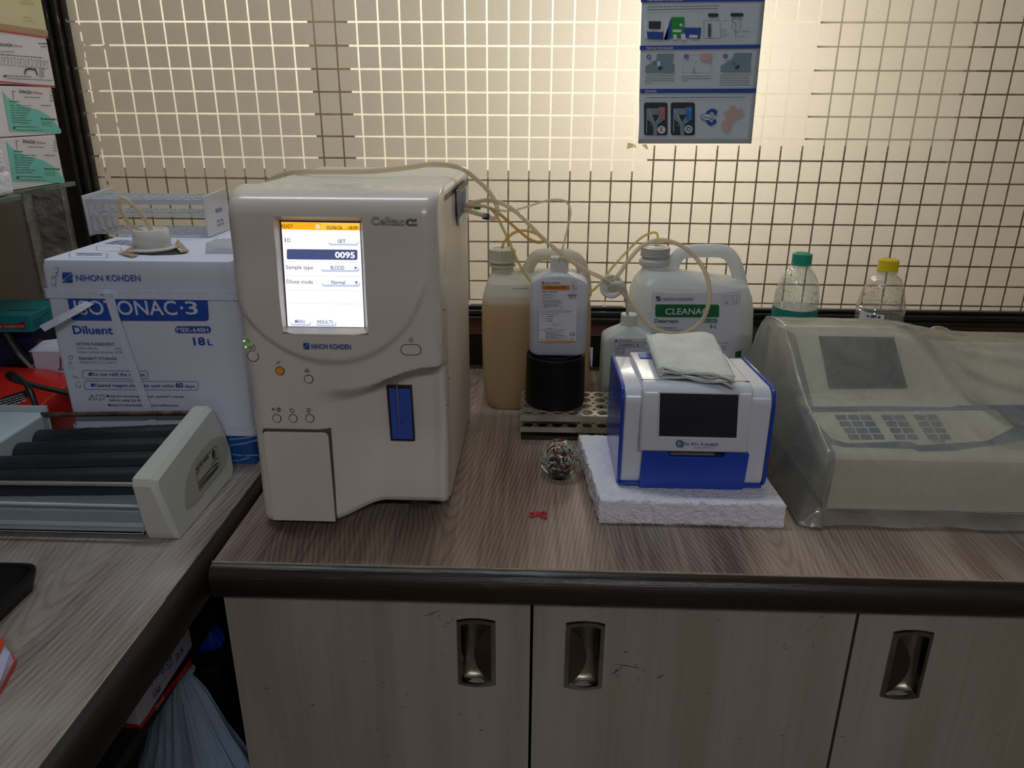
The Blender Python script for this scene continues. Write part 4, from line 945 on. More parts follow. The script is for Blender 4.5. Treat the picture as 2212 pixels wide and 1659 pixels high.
M_cable = pm('black_cable', rgb(30, 28, 30), .4, var=.2)
def cable(pts, r, label): 
    b = MB(); b.tube(catmull([Yp(x, y, d) for x, y, d in pts], 8), r, 10); return tag(b.build('power_cable', M_cable), label, 'cable', None)
cable([(10, 784, 1.105), (40, 783, 1.106), (70, 788, 1.104), (100, 802, 1.11), (128, 818, 1.11), (143, 832, 1.11), (150, 842, 1.11)], .0040, 'black cable arching behind the top of the red power unit')
cable([(152, 850, .99), (120, 843, .985), (90, 836, .98), (60, 828, .975), (35, 822, .97), (20, 815, .965), (18, 809, .962), (30, 808, .955), (48, 820, .950), (62, 838, .944), (72, 862, .940), (80, 885, .938)], .0040, 'black cable looped in front of the red power unit')
cable([(-10, 700, 1.106), (10, 716, 1.106), (25, 740, 1.106), (42, 765, 1.106), (60, 785, 1.105), (75, 800, 1.105)], .0085, 'thick dark cable lying across the flowered box')
# flowered box, ribbon box on it, small white carton
def flowermat():
    m, nt, b, out = newmat('flowered_paper'); L = nt.links.new; tc = N(nt, 'ShaderNodeTexCoord')
    nz = N(nt, 'ShaderNodeTexNoise', i_Scale=60.0, i_Detail=3.0); L(tc.outputs['Object'], nz.inputs[0])
    vm = N(nt, 'ShaderNodeVectorMath', operation='MULTIPLY_ADD'); vm.inputs[1].default_value = (.012, .012, .012); L(nz.outputs[1], vm.inputs[0]); L(tc.outputs['Object'], vm.inputs[2])
    vo = N(nt, 'ShaderNodeTexVoronoi', i_Scale=34.0); L(vm.outputs[0], vo.inputs['Vector'])
    cr = N(nt, 'ShaderNodeValToRGB'); L(vo.outputs['Distance'], cr.inputs[0]); E = cr.color_ramp.elements
    E[0].position = .12; E[0].color = rgb(196, 40, 90); E[1].position = .45; E[1].color = rgb(34, 34, 74)
    k = E.new(.26); k.color = rgb(200, 60, 60); k = E.new(.33); k.color = rgb(60, 70, 120)
    L(cr.outputs[0], b.inputs['Base Color']); b.inputs['Roughness'].default_value = .5; return m
t = thing('gift_box', 'flowered dark blue box in the left corner under the teal box', 'box', (-.82, 1.2, CT))
xg = Yp(84, 765, 1.115).x-.004
b = MB(); b.box(-.893, xg-.002, 1.120, 1.30, CT+.001, CT+.146); b.build('box_body', flowermat(), t, bevel=.002)
b = MB(); b.box(-.895, xg, 1.118, 1.302, CT+.118, CT+.1495); b.build('box_lid', flowermat(), t, bevel=.002)
zt = CT+.150
t = thing('ribbon_box', 'teal cardboard box with a red band, on the flowered box', 'box', (-.85, 1.2, zt))
p0, p1, p2 = Zp(70, 718, zt), Zp(112, 697, zt), Zp(0, 718, zt)
M_teal = pm('teal_card', rgb(20, 130, 136), .45, var=.08)
dv = (p0-p2).normalized(); A_ = p0-dv*.125; sd = (p1-p0).normalized()*.10
b = MB(); b.prism([A_, p0, p0+sd, A_+sd], (0, 0, .027)); b.build('box_body', M_teal, t, smooth=0, bevel=.001)
Fz = Face(p0, dv.cross(Vector((0, 0, 1))), .0005, crop=(0, 640, 5.925))
b = MB(); Fz.poly(b, [(-60, 350), (0, 345), (120, 355), (230, 345), (310, 320), (322, 345), (328, 425), (240, 415), (120, 410), (0, 415), (-60, 412)]); b.build('red_band', inkmat('red_band', rgb(150, 24, 30)), t, smooth=0)
b = MB(); Fz.text(b, 'E RIBBON', 5, 400, 312, 398, 30, .03, 0, .0008); b.build('band_lettering', pm('band_pink', rgb(206, 150, 150), .5), t, smooth=0)
Fy2 = Face(p0, sd.cross(Vector((0, 0, 1))), .0005, crop=(0, 640, 5.925)); b = MB()
Fy2.text(b, 'CORRECTABLE RIBBON', 425, 335, 610, 215, 15, .03)
for k in range(4): Fy2.fine(b, 430, 358+k*20, 560-k*12, 10, sk=-75)
b.build('side_print', M_cdk, t, smooth=0)
FU = Face((0, 0, zt+.027), (0, 0, 1), .0005, crop=(0, 640, 5.925)); b = MB(); FU.fine(b, 85, 188, 490, 14, sk=-10); b.build('top_print', inkmat('top_red', rgb(120, 40, 50)), t, smooth=0)
t = thing('small_carton', 'small white carton with open flap behind the red power unit', 'box', (-.72, 1.08, CT))
xa_, xb_ = Yp(84, 765, 1.115).x, Yp(84, 765, 1.115).x+.075
b = MB(); b.box(xa_, min(xb_, BXL-.004), 1.100, 1.114, CT+.001, Yp(100, 760, 1.10).z); b.build('carton', M_card, t, smooth=0)
ztp = Yp(100, 760, 1.10).z
b = MB(); b.prism([(xa_-.004, 1.098, ztp), (BXL-.004, 1.098, ztp), (BXL-.004, 1.102, ztp+.012), (BXL-.004, 1.116, ztp+.03), (xa_+.01, 1.116, ztp+.012)], (0, .002, .001)); b.build('flap', M_card, t, smooth=0)
Fc = Face((0, 1.0995, 0), (0, -1, 0), .0003); b = MB(); Fc.line(b, [(131, 770), (131, 795)], 3); Fc.fine(b, 126, 800, 138, 5); b.build('carton_print', inkmat('maroon', rgb(110, 30, 40)), t, smooth=0)

# ================================================================== shelf with test kit boxes on the left wall
SX = -.75
M_green = clearmat('shelf_glass', (.55, .72, .62), .1, .05, body=.5, bodycol=(.25, .36, .30))
zsh = Xp(140, 394, SX).z
b = MB(); b.box(XL+.001, SX+.006, .70, 1.215, zsh-.007, zsh); sh = b.build('glass_shelf', M_green, bevel=.001); tag(sh, 'greenish glass shelf on the left wall carrying the test kit boxes', 'shelf')
M_kit = pm('kit_white', rgb(222, 216, 220), .35, var=.03, coat=.3); M_kteal = inkmat('kit_teal', rgb(110, 200, 186), .35); M_kred = inkmat('kit_red', rgb(190, 60, 60), .4)
FK = Face((SX, 0, 0), (1, 0, 0), .0005, crop=(0, 0, 3.951))
def kit(label, ya, yb, z0, z1, kind):
    t = thing('test_kit_box', label, 'box', (SX-.07, (ya+yb)/2, z0))
    b = MB(); b.box(SX-.13, SX, ya, yb, z0, z1); b.build('box_body', {'yellow': pm('kit_yellow', rgb(212, 204, 158), .45, var=.06)}.get(kind, M_kit), t, smooth=0, bevel=.0015)
    return t
zz = [zsh+.0005, Xp(130, 289, SX).z, Xp(120, 186, SX).z, Xp(105, 76, SX).z, Xp(80, -120, SX).z]
ys = [Xp(140, 394, SX).y, Xp(131, 289, SX).y, Xp(120, 186, SX).y, Xp(104, 76, SX).y]
def tealkit(label, z0, z1, y1, oy, ox):
    t = kit(label, y1-.235, y1, z0, z1, 'white'); b = MB(); s = lambda x, y: (x+ox, y+oy)
    FK.poly(b, [s(20, 780), s(60, 830), s(190, 905), s(330, 940), s(420, 990), s(520, 1110), s(518, 1138), s(80, 1120)]); b.build('teal_print', M_kteal, t, smooth=0)
    b = MB(); FK.text(b, 'ErbaQik', *s(165, 792), *s(272, 800), 26, .02, 0, .0009)
    for k in range(8): FK.fine(b, s(84, 0)[0]+k*2, s(0, 902+k*21)[1], s(122, 0)[0]+k*2, 9, sk=2, lift=.0009); FK.fine(b, s(136, 0)[0], s(0, 902+k*21)[1], s([272, 262, 256, 240, 226, 218, 268, 246][k], 0)[0], 9, sk=4, lift=.0009)
    FK.fine(b, *s(206, 832), s(340, 0)[0], 8, sk=4, lift=.0009); FK.fine(b, *s(78, 872), s(158, 0)[0], 12, lift=.0009); FK.fine(b, *s(130, 1085), s(328, 0)[0], 9, sk=5, lift=.0009); FK.fine(b, *s(132, 1112), s(365, 0)[0], 7, sk=5, lift=.0009)
    FK.rect(b, *s(108, 1080), *s(128, 1102), .0009); FK.fine(b, *s(344, 1022), s(478, 0)[0], 16, sk=4, lift=.0009); FK.line(b, [s(105, 785), s(112, 850)], 4, .0009); FK.line(b, [s(100, 780), s(128, 778)], 3, .0009)
    for k in range(3): FK.fine(b, s(350, 0)[0], s(0, 1042+k*14)[1], s(440, 0)[0], 5, sk=4, lift=.0009)
    for k in range(5): FK.fine(b, s(424, 0)[0], s(0, 775+k*22)[1], s(458, 0)[0], 9, lift=.0009)
    FK.fine(b, s(344, 0)[0], s(0, 905)[1], s(436, 0)[0], 10, lift=.0009)
    b.build('kit_print', M_ink, t, smooth=0)
    b = MB(); FK.text(b, 'Dengue', *s(280, 798), *s(358, 804), 18, .02, 0, .0009); b.build('red_lettering', M_kred, t, smooth=0); return t
tealkit('white and teal test kit box lowest in the stack, resting on the glass shelf', zz[0], zz[1]-.001, ys[0], 425, 30)
tealkit('white and teal test kit box second from bottom, just over its twin', zz[1], zz[2]-.002, ys[1], 0, 0)
t = kit('white test kit box with red edges and small black symbols, above the teal ones', ys[2]-.24, ys[2], zz[2]+.0, zz[3]-.001, 'white')
b = MB(); FK.text(b, 'ErbaQik', 0, 392, 108, 396, 24, .02, 0, .0009); FK.fine(b, 0, 445, 118, 9, lift=.0009); FK.fine(b, 0, 470, 362, 11, sk=30, lift=.0009); FK.fine(b, 50, 652, 268, 11, sk=8, lift=.0009); FK.fine(b, 52, 672, 442, 8, sk=18, lift=.0009); FK.rect(b, 28, 640, 48, 660, .0009)
for x in (8, 70, 145, 215, 285, 350): FK.orect(b, x, 492+x*.09, x+55, 552+x*.09, 2, 0, .0009); FK.line(b, [(x+28, 505+x*.09), (x+24, 535+x*.09)], 4, .0009)
FK.line(b, [(208, 632), (215, 596), (250, 586), (300, 594), (316, 640)], 9, .0009); FK.orect(b, 332, 588, 372, 655, 2, 0, .0009); FK.fine(b, 325, 378, 395, 14, lift=.0009); FK.fine(b, 345, 402, 392, 9, lift=.0009)
for k in range(5): FK.fine(b, 338, 606+k*10, 366, 6, lift=.0009)
b.build('kit_print', M_ink, t, smooth=0)
b = MB(); FK.text(b, 'Dengue', 115, 396, 188, 402, 16, .02, 0, .0009); FK.poly(b, [(-40, 252), (0, 256), (410, 318), (411, 330), (0, 272), (-40, 266)], .0009); FK.poly(b, [(-40, 690), (0, 690), (465, 738), (468, 750), (0, 706), (-40, 702)], .0009); b.build('red_lettering', M_kred, t, smooth=0)
t = kit('pale yellow carton topmost in the stack on the left shelf', ys[3]-.25, ys[3], zz[3]+.0, zz[4], 'yellow')
b = MB(); FK.poly(b, [(-40, 196), (0, 200), (408, 262), (408, 312), (0, 258), (-40, 250)]); b.build('tape_strip', pm('brown_tape', rgb(176, 140, 110), .3), t, smooth=0)
b = MB(); FK.fine(b, 160, 30, 290, 8, sk=10, lift=.0009); FK.fine(b, 190, 150, 265, 8, sk=8, lift=.0009); FK.fine(b, 190, 182, 295, 6, sk=8, lift=.0009); FK.fine(b, 165, 8, 280, 5, sk=8, lift=.0009); b.build('carton_print', pm('faded_print', rgb(140, 130, 96), .6), t, smooth=0)
M_foam = pm('polystyrene', rgb(234, 233, 242), .6, var=.05, vscale=120, bump=.5, bscale=260)
for (x0, y0, x1, y1), lab in ((( -20, 364, 33, 403), 'white foam block on the left shelf before the lowest kit box'), ((-24, 318, 17, 358), 'smaller white foam block stacked on the other at the left edge')):
    a, c = Xp(max(x1, 1), y1, SX+.035), Xp(x1, y0, SX+.035)
    b = MB(); b.box(SX+.004, SX+.034, a.y-.10, a.y, (zsh+.0005 if y1 > 380 else zsh+.0005+.0325), (zsh+.032 if y1 > 380 else zsh+.062)); tag(b.build('foam_block', M_foam, bevel=.006), lab, 'foam block')
b = MB(); b.box(SX+.0, SX+.04, .70, 1.03, zsh-.007, zsh); b.build('shelf_extension', M_green, sh, bevel=.001)

# ================================================================== things at the front of the left counter
M_blk = pm('black_tray_plastic', rgb(13, 14, 14), .4, var=.2, spec=.3)
tp = Zp(80, 1232, CT+.022); 
t = thing('black_tray', 'black plastic tray on the left counter at the picture\'s edge', 'tray', (tp.x-.1, tp.y-.09, CT))
b = MB(); cx, cy, hx, hy = tp.x-.10, Zp(60, 1218, CT+.022).y-.09, .10, .09
b.loft([rr(cx, cy, hx-.006, hy-.006, .014, CT+.001), rr(cx, cy, hx, hy, .018, CT+.020), rr(cx, cy, hx, hy, .018, CT+.023), rr(cx, cy, hx-.004, hy-.004, .015, CT+.023), rr(cx, cy, hx-.009, hy-.009, .012, CT+.012), rr(cx, cy, hx-.012, hy-.012, .012, CT+.010), rr(cx, cy, hx-.016, hy-.016, .012, CT+.004)])
b.build('tray_body', M_blk, t, smooth=40)
q = [Zp(x, y, CT+.001) for x, y in ((36, 1408), (8, 1384), (-60, 1440), (-30, 1560), (0, 1503))]
t = thing('document_wallet', 'orange-red plastic wallet of papers at the picture\'s lower left edge', 'folder', tuple(q[0]))
M_or = pm('orange_plastic', rgb(214, 66, 36), .3, var=.1)
def lift_(P, h): return [p+Vector((0, 0, h)) for p in P]
q = [Zp(x, y, CT+.001) for x, y in ((37, 1432), (-2, 1392), (-80, 1440), (-60, 1560), (0, 1500))]
b = MB(); b.prism(q, (0, 0, .004)); b.build('wallet_back', M_or, t, smooth=0)
b = MB()
for k in range(5):
    qq = [Zp(x, y, CT+.0055+.0013*k) for x, y in ((30-k*2.0, 1428-k*4), (4, 1398-k*2), (-80, 1440), (-60, 1550), (0, 1488-k*3))]; b.prism(qq, (0, 0, .0008))
b.build('paper', pm('bluish_paper', rgb(176, 172, 196), .5, var=.15, vscale=60), t, smooth=0)
b = MB(); b.prism([Zp(x, y, CT+.0125) for x, y in ((9, 1392), (2, 1380), (-60, 1400), (-40, 1460), (0, 1412))], (0, 0, .002)); b.build('wallet_front', M_or, t, smooth=0)

# ================================================================== under the left counter
ZS = Xp(301.5, 1574, -.445).z
b = MB(); b.box(XL+.01, -.445, .545, 1.36, ZS-.017, ZS-.001); tag(b.build('under_shelf', M_dark), 'dark shelf board under the left counter holding the syringe carton', 'shelf')
M_kc = pm('syringe_carton_card', rgb(178, 176, 188), .6, var=.04)
t = thing('syringe_carton', 'white carton with red base stripe under the left counter', 'box', (-.52, .70, ZS))
CX = -.445; c0, c1 = Xp(303, 1572, CX), Xp(414, 1438, CX)
b = MB(); b.box(CX-.16, CX, c0.y, c1.y+.01, ZS+.0005, ZS+.145); b.build('carton', M_kc, t, smooth=0, bevel=.001)
M_rs = inkmat('carton_red', rgb(176, 30, 26)); F8 = Face((CX, 0, 0), (1, 0, 0), .0004, crop=(0, 1150, 3.26)); F9 = Face((0, c0.y, 0), (0, -1, 0), .0004, crop=(0, 1150, 3.26))
b = MB(); F8.poly(b, [(983, 1390), (985, 1355), (1342, 885), (1350, 935)]); F9.poly(b, [(740, 1350), (740, 1320), (985, 1355), (983, 1390)]); b.build('red_stripe', M_rs, t, smooth=0)
b = MB()
F8.text(b, '5mL', 1095, 1255, 1160, 1165, 42, .03, 0, .0008); F8.text(b, '100 Pcs', 1245, 1055, 1330, 940, 24, .01, 0, .0008); b.build('stripe_lettering', pm('stripe_pale', rgb(210, 130, 120), .5), t, smooth=0)
b = MB(); F8.text(b, '100', 1080, 1172, 1130, 1112, 40, .02); F8.text(b, '23', 1238, 912, 1290, 840, 48, .01); F8.text(b, 'CE', 1168, 950, 1212, 890, 36, .02); F8.text(b, '2460', 1175, 978, 1215, 930, 20, .02)
for x, y in ((1135, 905), (1165, 865), (1142, 970)): F8.circ(b, x, y, 16, 3, 24); F8.line(b, [(x-8, y+12), (x+8, y-12)], 3); F8.line(b, [(x-4, y-10), (x+6, y+10)], 2)
F8.line(b, [(1100, 1045), (1105, 1005)], 3); F8.poly(b, [(1085, 1032), (1096, 1000), (1118, 990), (1122, 1000)]); F8.poly(b, [(1060, 1045), (1074, 1028), (1076, 1050), (1066, 1060)]); F8.line(b, [(1068, 1060), (1072, 1080)], 3)
F8.fine(b, 1050, 1005, 1110, 7, sk=-75); F8.fine(b, 1070, 1120, 1170, 6, sk=-110); F8.fine(b, 1100, 862, 1250, 8, sk=-200); F8.line(b, [(1190, 850), (1215, 830)], 3); F8.line(b, [(1195, 825), (1210, 852)], 3)
F9.orect(b, 700, 1050, 900, 1318, 3); b.build('carton_print', M_cdk, t, smooth=0)
def bag(name, label, c, prof, mat, seed, nf=14, sy=1.0):
    rs = random.Random(seed); ph = [rs.uniform(0, 6.28) for _ in range(6)]; am = [rs.uniform(.4, 1) for _ in range(6)]
    n = 96; rings = []
    for r, z in prof:
        ring = []
        for k in range(n):
            a = 2*pi*k/n; s_ = sum(am[i]*sin((i*3+4)*a+ph[i]+z*14*(i % 3-1)) for i in range(6))/3.2
            rad = r*(1+.16*s_+.05*sin(nf*2*a+ph[0]+z*8)); ring.append(Vector((c[0]+rad*cos(a), c[1]+rad*sy*sin(a), c[2]+z)))
        rings.append(ring)
    b = MB(); b.loft(rings); return tag(b.build(name, mat, subsurf=1), label, 'bag')
M_bag = pm('grey_bag_film', rgb(140, 158, 176), .35, var=.15, vscale=25, bump=.6, bscale=45, aniso=(1, 1, .35))
kn = Yp(428, 1446, .80)
bag('plastic_bag', 'grey knotted plastic bag on the floor beside the pale cabinet', (kn.x-.028, .80, 0), [(.01, .002), (.09, .004), (.100, .08), (.104, .20), (.100, .30), (.080, .38), (.055, .43), (.032, kn.z-.028), (.014, kn.z-.012), (.020, kn.z-.004), (.026, kn.z+.003), (.006, kn.z+.004)], M_bag, 3, sy=.55)
k2 = Yp(428, 1372, 1.02)
bag('blue_bag', 'bright blue plastic bag deep in the gap beside the syringe carton', (k2.x-.002, 1.04, 0), [(.01, k2.z-.038), (.034, k2.z-.036), (.036, k2.z-.02), (.024, k2.z+.0), (.012, k2.z+.014), (.004, k2.z+.018)], pm('blue_bag_film', rgb(40, 80, 210), .3, var=.1, bump=.5, bscale=40), 9, sy=.8)

b = MB(); b.box(k2.x-.06, k2.x+.045, .98, 1.12, .0005, k2.z-.0385); tag(b.build('storage_box', M_dark, bevel=.003), 'very dark box in the gap with the bright blue bag on top', 'box')
# ================================================================== canisters
def remesh(o, vox, it=6):
    m = o.modifiers.new('remesh', 'REMESH'); m.mode = 'VOXEL'; m.voxel_size = vox; m.use_smooth_shade = True
    s = o.modifiers.new('smooth', 'SMOOTH'); s.iterations = it; s.factor = .5
def ribcap(b, c, r, h, n=24, depth=.0008):
    rings = []
    for z, k in ((0, 1), (.0008, 1.03), (h*.12, 1.03), (h*.14, 1.0), (h-.002, 1), (h-.0006, .985), (h, .93)):
        rings.append([c+Vector(((r*k-(depth if (i % 4) < 2 and 0 < z < h-.001 else 0))*cos(2*pi*i/(n*4)), (r*k-(depth if (i % 4) < 2 and 0 < z < h-.001 else 0))*sin(2*pi*i/(n*4)), z)) for i in range(n*4)])
    b.loft(rings)
    b.lathe([(r*.72, h), (r*.72, h+.0007), (r*.60, h+.0007), (r*.60, h)], c, 32, cap0=False, cap1=False)
def canister(label, Yc, hy, xl, xr, pbot, body, neck, handle, hr, mat, z0=0, inset=.006):
    f = lambda x, y: Yp(x, y, Yc)
    cx = (f(*xl).x+f(*xr).x)/2
    t = thing('canister', label, 'jerrycan', (cx, Yc, CT+z0))
    X0, X1 = f(*xl).x, f(*xr).x
    b = MB(); rings = []
    for px0, px1, py, k in body:
        if py is None: z = CT+z0+k; a, c = X0, X1; kk = (.014-k)*.6 if k < .014 else 0; rings.append(rr(cx, Yc, (c-a)/2-kk, hy-kk, .022, z, 6))
        else:
            a, c, z = f(px0, py).x, f(px1, py).x, f((px0+px1)/2, py).z; rings.append(rr((a+c)/2, Yc, (c-a)/2, hy*k, .024, z, 6))
    b.loft(rings)
    (nx, ny0, ny1, nr) = neck; c = f(nx, ny0); b.lathe([(0, -.02), (nr+.006, -.02), (nr+.001, -.004), (nr, 0), (nr, f(nx, ny1).z-c.z), (0, f(nx, ny1).z-c.z)], c, 32)
    P = catmull([f(x, y) for x, y in handle], 6); b.tube(P, hr, 14, flat=1.25)
    o = b.build('canister_body', mat, t); remesh(o, .0024)
    return t, f
lev = Yp(1100, 652, 1.19).z
M_can1 = milkmat('canister_amber_liquid', rgb(224, 220, 206), .38, .5, level=lev-CT, col2=rgb(196, 174, 140))
t, f = canister('translucent canister two-thirds full of amber liquid, beside the analyser', 1.232, .062, (1045, 690), (1273, 690), 0,
    [(1066, 1252, 864, .80), (1060, 1258, 859, .90), (1052, 1266, 842, .98), (1047, 1270, 815, 1), (1045, 1273, 720, 1), (1044, 1274, 655, 1), (1047, 1271, 625, .97), (1056, 1265, 600, .86), (1064, 1256, 589, .62)],
    (1085, 590, 563, .0185), [(1122, 606), (1138, 585), (1152, 560), (1166, 551), (1200, 550), (1234, 552), (1253, 568), (1263, 600), (1266, 640)], .0100, M_can1)
b = MB(); c = f(1085, 565); ribcap(b, c, .0222, f(1085, 537).z-c.z, 20, .0010); b.lathe([(.021, -.007), (.0225, -.007), (.0225, -.004), (.019, -.003)], c, 32); b.build('cap', milkmat('cap_cream', rgb(212, 212, 192), .4, .25), t)
b = MB(); b.build  # keep
Fd = Face((0, 1.1695, 0), (0, -1, 0), .0003); b = MB(); Fd.fine(b, 1108, 624, 1142, 2.0); b.build('stamped_mark', M_ink, t, smooth=0)

M_can2 = milkmat('canister_white', rgb(234, 237, 238), .34, .45)
YC2 = 1.295
t, f = canister('large translucent white canister with green and white detergent label', YC2, .058, (1364, 700), (1614, 700), 0,
    [(0, 0, None, 0), (0, 0, None, .004), (0, 0, None, .014), (1364, 1614, 720, 1), (1362, 1616, 655, 1), (1365, 1614, 630, .97), (1374, 1606, 606, .9), (1383, 1500, 592, .75), (1388, 1462, 581, .5)],
    (1414, 585, 552, .0225), [(1440, 598), (1450, 580), (1462, 556), (1476, 545), (1510, 542), (1560, 543), (1580, 556), (1592, 582), (1600, 615), (1602, 640)], .0095, M_can2)
b = MB(); c = f(1414, 556); b.lathe([(.0255, -.0125), (.0262, -.011), (.0262, -.004), (.0240, -.002)], c, 40, cap0=True); b.build('neck_collar', M_can2, t)
b = MB(); c = f(1415, 553); ribcap(b, c, .0248, f(1415, 533).z-c.z, 30, .0005); b.build('cap', milkmat('cap_grey_white', rgb(196, 194, 186), .45, .2), t)
YL = YC2-.0585
F = Face((0, YL, 0), (0, -1, 0), .0010, crop=(1240, 480, 5.183))
M_gr = inkmat('label_green', rgb(0, 104, 52)); M_dg = inkmat('label_dark_green', rgb(24, 70, 60)); M_lab = pm('label_paper', rgb(214, 214, 222), .45, var=.03)
b = MB(); F.poly(b, [(880, 784), (1000, 784), (1040, 797), (1180, 799), (1290, 792), (1330, 802), (1480, 790), (1590, 796), (1700, 786), (1880, 764), (1868, 1200), (1800, 1659), (820, 1659)]); lab = b.build('paper_label', M_lab, t, smooth=0)
F.lift = .0014
b = MB(); F.rrect(b, 908, 917, 1622, 1060, 20, None, 4); F.rrect(b, 1400, 1078, 1604, 1122, 18, None, 3); F.poly(b, [(1805, 1450), (1875, 1430), (1868, 1510), (1800, 1510)]); b.build('green_band', M_gr, lab, smooth=0)
b = MB(); nk(F, b, 917, 828, 52); F.text(b, 'NIHON KOHDEN', 989, 876, 1331, 876, 32, .006); F.text(b, 'Detergent', 897, 1122, 1168, 1126, 42, .02); F.text(b, '5', 1518, 1183, 1550, 1183, 36, .02); F.text(b, 'L', 1568, 1184, 1598, 1184, 30, .02)
F.text(b, 'ACTIVE INGREDIENT', 895, 1188, 1148, 1190, 18, .01); F.text(b, 'REAGENT STORAGE', 880, 1253, 1130, 1256, 18, .01); F.fine(b, 900, 1208, 1218, 9); b.build('green_lettering', M_dg, lab, smooth=0)
b = MB(); F.text(b, 'CLEANAC', 1020, 1031, 1500, 1027, 68, .012, 0, .0018); F.text(b, 'MEK-520H', 1422, 1113, 1592, 1115, 24, .014, 0, .0018); b.build('white_lettering', M_lab, lab, smooth=0)
b = MB(); F.orect(b, 1668, 824, 1772, 924, 2, 0, None, -6); F.orect(b, 1780, 820, 1850, 914, 2, 0, None, -6)
for k in range(8):
    a = pi/4*k; F.line(b, [(1720+14*cos(a), 858+14*sin(a)), (1720+34*cos(a), 858+34*sin(a))], 1.5)
F.circ(b, 1705, 905, 8); F.circ(b, 1705, 905, 20, 3, None, 200, 340, 10); F.line(b, [(1816, 890), (1820, 840)], 4); F.circ(b, 1815, 895, 6); F.line(b, [(1792, 885), (1804, 884)], 3); F.line(b, [(1826, 842), (1846, 838)], 3)
F.line(b, [(1278, 1250), (1290, 1225), (1275, 1238), (1310, 1243)], 3); F.line(b, [(1335, 1200), (1322, 1250)], 3); F.line(b, [(1345, 1240), (1370, 1225), (1385, 1248), (1415, 1246)], 3)
F.text(b, '10512601', 1565, 1397, 1716, 1395, 16); F.text(b, '091', 1650, 1426, 1703, 1426, 16); F.fine(b, 1550, 1352, 1728, 7)
b.build('label_print', M_ink, lab, smooth=0)

# ------------------------------------------------------------------ flat reagent bottles
def flatbottle(label, base, Yf, pxs, hx, hy, mat, neckpx, cap, loc_cat='bottle'):
    """pxs: (full-width top, shoulder mid, shoulder top, neck top) pixel rows at the bottle's mid depth"""
    Yc = Yf+hy; cx = Yp(neckpx, pxs[0], Yc).x
    t = thing('reagent_bottle', label, 'bottle', (cx, Yc, base))
    z1, z2, z3 = [Yp(neckpx, p, Yc).z for p in pxs]
    b = MB(); R_ = .011
    b.loft([rr(cx, Yc, hx-.012, hy-.006, .008, base+.0008), rr(cx, Yc, hx-.004, hy-.002, R_, base+.003), rr(cx, Yc, hx-.001, hy-.0005, R_, base+.008), rr(cx, Yc, hx, hy, R_, base+.014), rr(cx, Yc, hx, hy, R_, z1-.006), rr(cx, Yc, hx-.001, hy, R_, z1-.002), rr(cx, Yc, hx-.005, hy-.001, R_, z1+.002),
            rr(cx, Yc, hx*.62, hy*.80, R_, z2), rr(cx, Yc, .0135, .0135, .0135, z3-.001), rr(cx, Yc, .0125, .0125, .0125, z3+.004)])
    b.build('bottle_body', mat, t, smooth=50, subsurf=1)
    b = MB(); c = Vector((cx, Yc, z3+.001)); ribcap(b, c, cap[0], cap[1], 26, .0005); b.build('cap', M_pe, t)
    return t
# black cylinder on the steel rack
RZ = .041
CYR, CYY = .0465, 1.1135
cylx = Yp(1199, 830, CYY).x
ztop = Yp(1199, 762, CYY).z-CT
t = thing('black_cylinder', 'wide black hollow plastic cylinder standing on the steel rack, bottle on top', 'cylinder', (cylx, CYY, CT+RZ))
b = MB(); c = Vector((cylx, CYY, CT)); b.lathe([(CYR-.002, RZ+.0005), (CYR-.0004, RZ+.002), (CYR+.0006, RZ+.01), (CYR-.001, ztop-.0015), (CYR-.0022, ztop), (CYR-.006, ztop), (CYR-.007, ztop-.0015), (CYR-.007, ztop-.03), (.022, ztop-.03)], c, 64, cap0=True, cap1=False); b.build('cylinder_body', pm('black_plastic', rgb(9, 10, 11), .5, var=.3, spec=.25), t)
b = MB(); b.lathe([(.022, ztop-.03), (.022, ztop), (.0235, ztop+.0), (CYR-.012, ztop-.0002), (CYR-.012, ztop-.03)], c, 48, cap0=False, cap1=False); b.build('inner_ring', M_blk, t)
bt = CT+ztop+.0006
tb = flatbottle('white reagent bottle with orange label band standing on the black cylinder', bt, CYY-.026, (604, 592, 584), .0435, .0255, milkmat('bottle_hdpe_lyse', rgb(228, 232, 240), .35, .42, level=Yp(1200, 669, CYY-.026).z-bt, col2=rgb(206, 212, 222)), 1207.5, (.0137, .0195))
F = Face((0, CYY-.0265, 0), (0, -1, 0), .0010, crop=(1140, 580, 8.295))
b = MB(); F.poly(b, [(214, 230), (890, 235), (858, 1352), (200, 1355)]); lab = b.build('paper_label', M_lab, tb, smooth=0); F.lift = .0014
b = MB(); F.poly(b, [(252, 294), (755, 298), (752, 388), (252, 383)]); F.poly(b, [(200, 1302), (860, 1300), (858, 1330), (720, 1340), (520, 1336), (360, 1342), (200, 1334)]); b.build('orange_band', inkmat('label_orange', rgb(206, 128, 28)), lab, smooth=0)
b = MB(); F.text(b, 'Hemolynac', 320, 356, 585, 357, 42, .008, 0, .0018); F.text(b, '3N', 606, 357, 683, 357, 42, .008, 0, .0018); F.rect(b, 590, 336, 600, 344, .0018); b.build('red_brown_lettering', inkmat('maroon_ink', rgb(96, 24, 24)), lab, smooth=0)
b = MB(); nk(F, b, 254, 236, 38); F.text(b, 'NIHON KOHDEN', 306, 270, 562, 272, 24, .014); F.text(b, 'Lysing reagent', 248, 424, 528, 422, 26, .02); F.fine(b, 250, 464, 452, 12); F.fine(b, 250, 488, 535, 8); F.fine(b, 248, 516, 446, 12); F.fine(b, 248, 540, 480, 7)
F.rrect(b, 714, 464, 874, 496, 14); F.text(b, '500 mL', 744, 538, 872, 538, 26, .012)
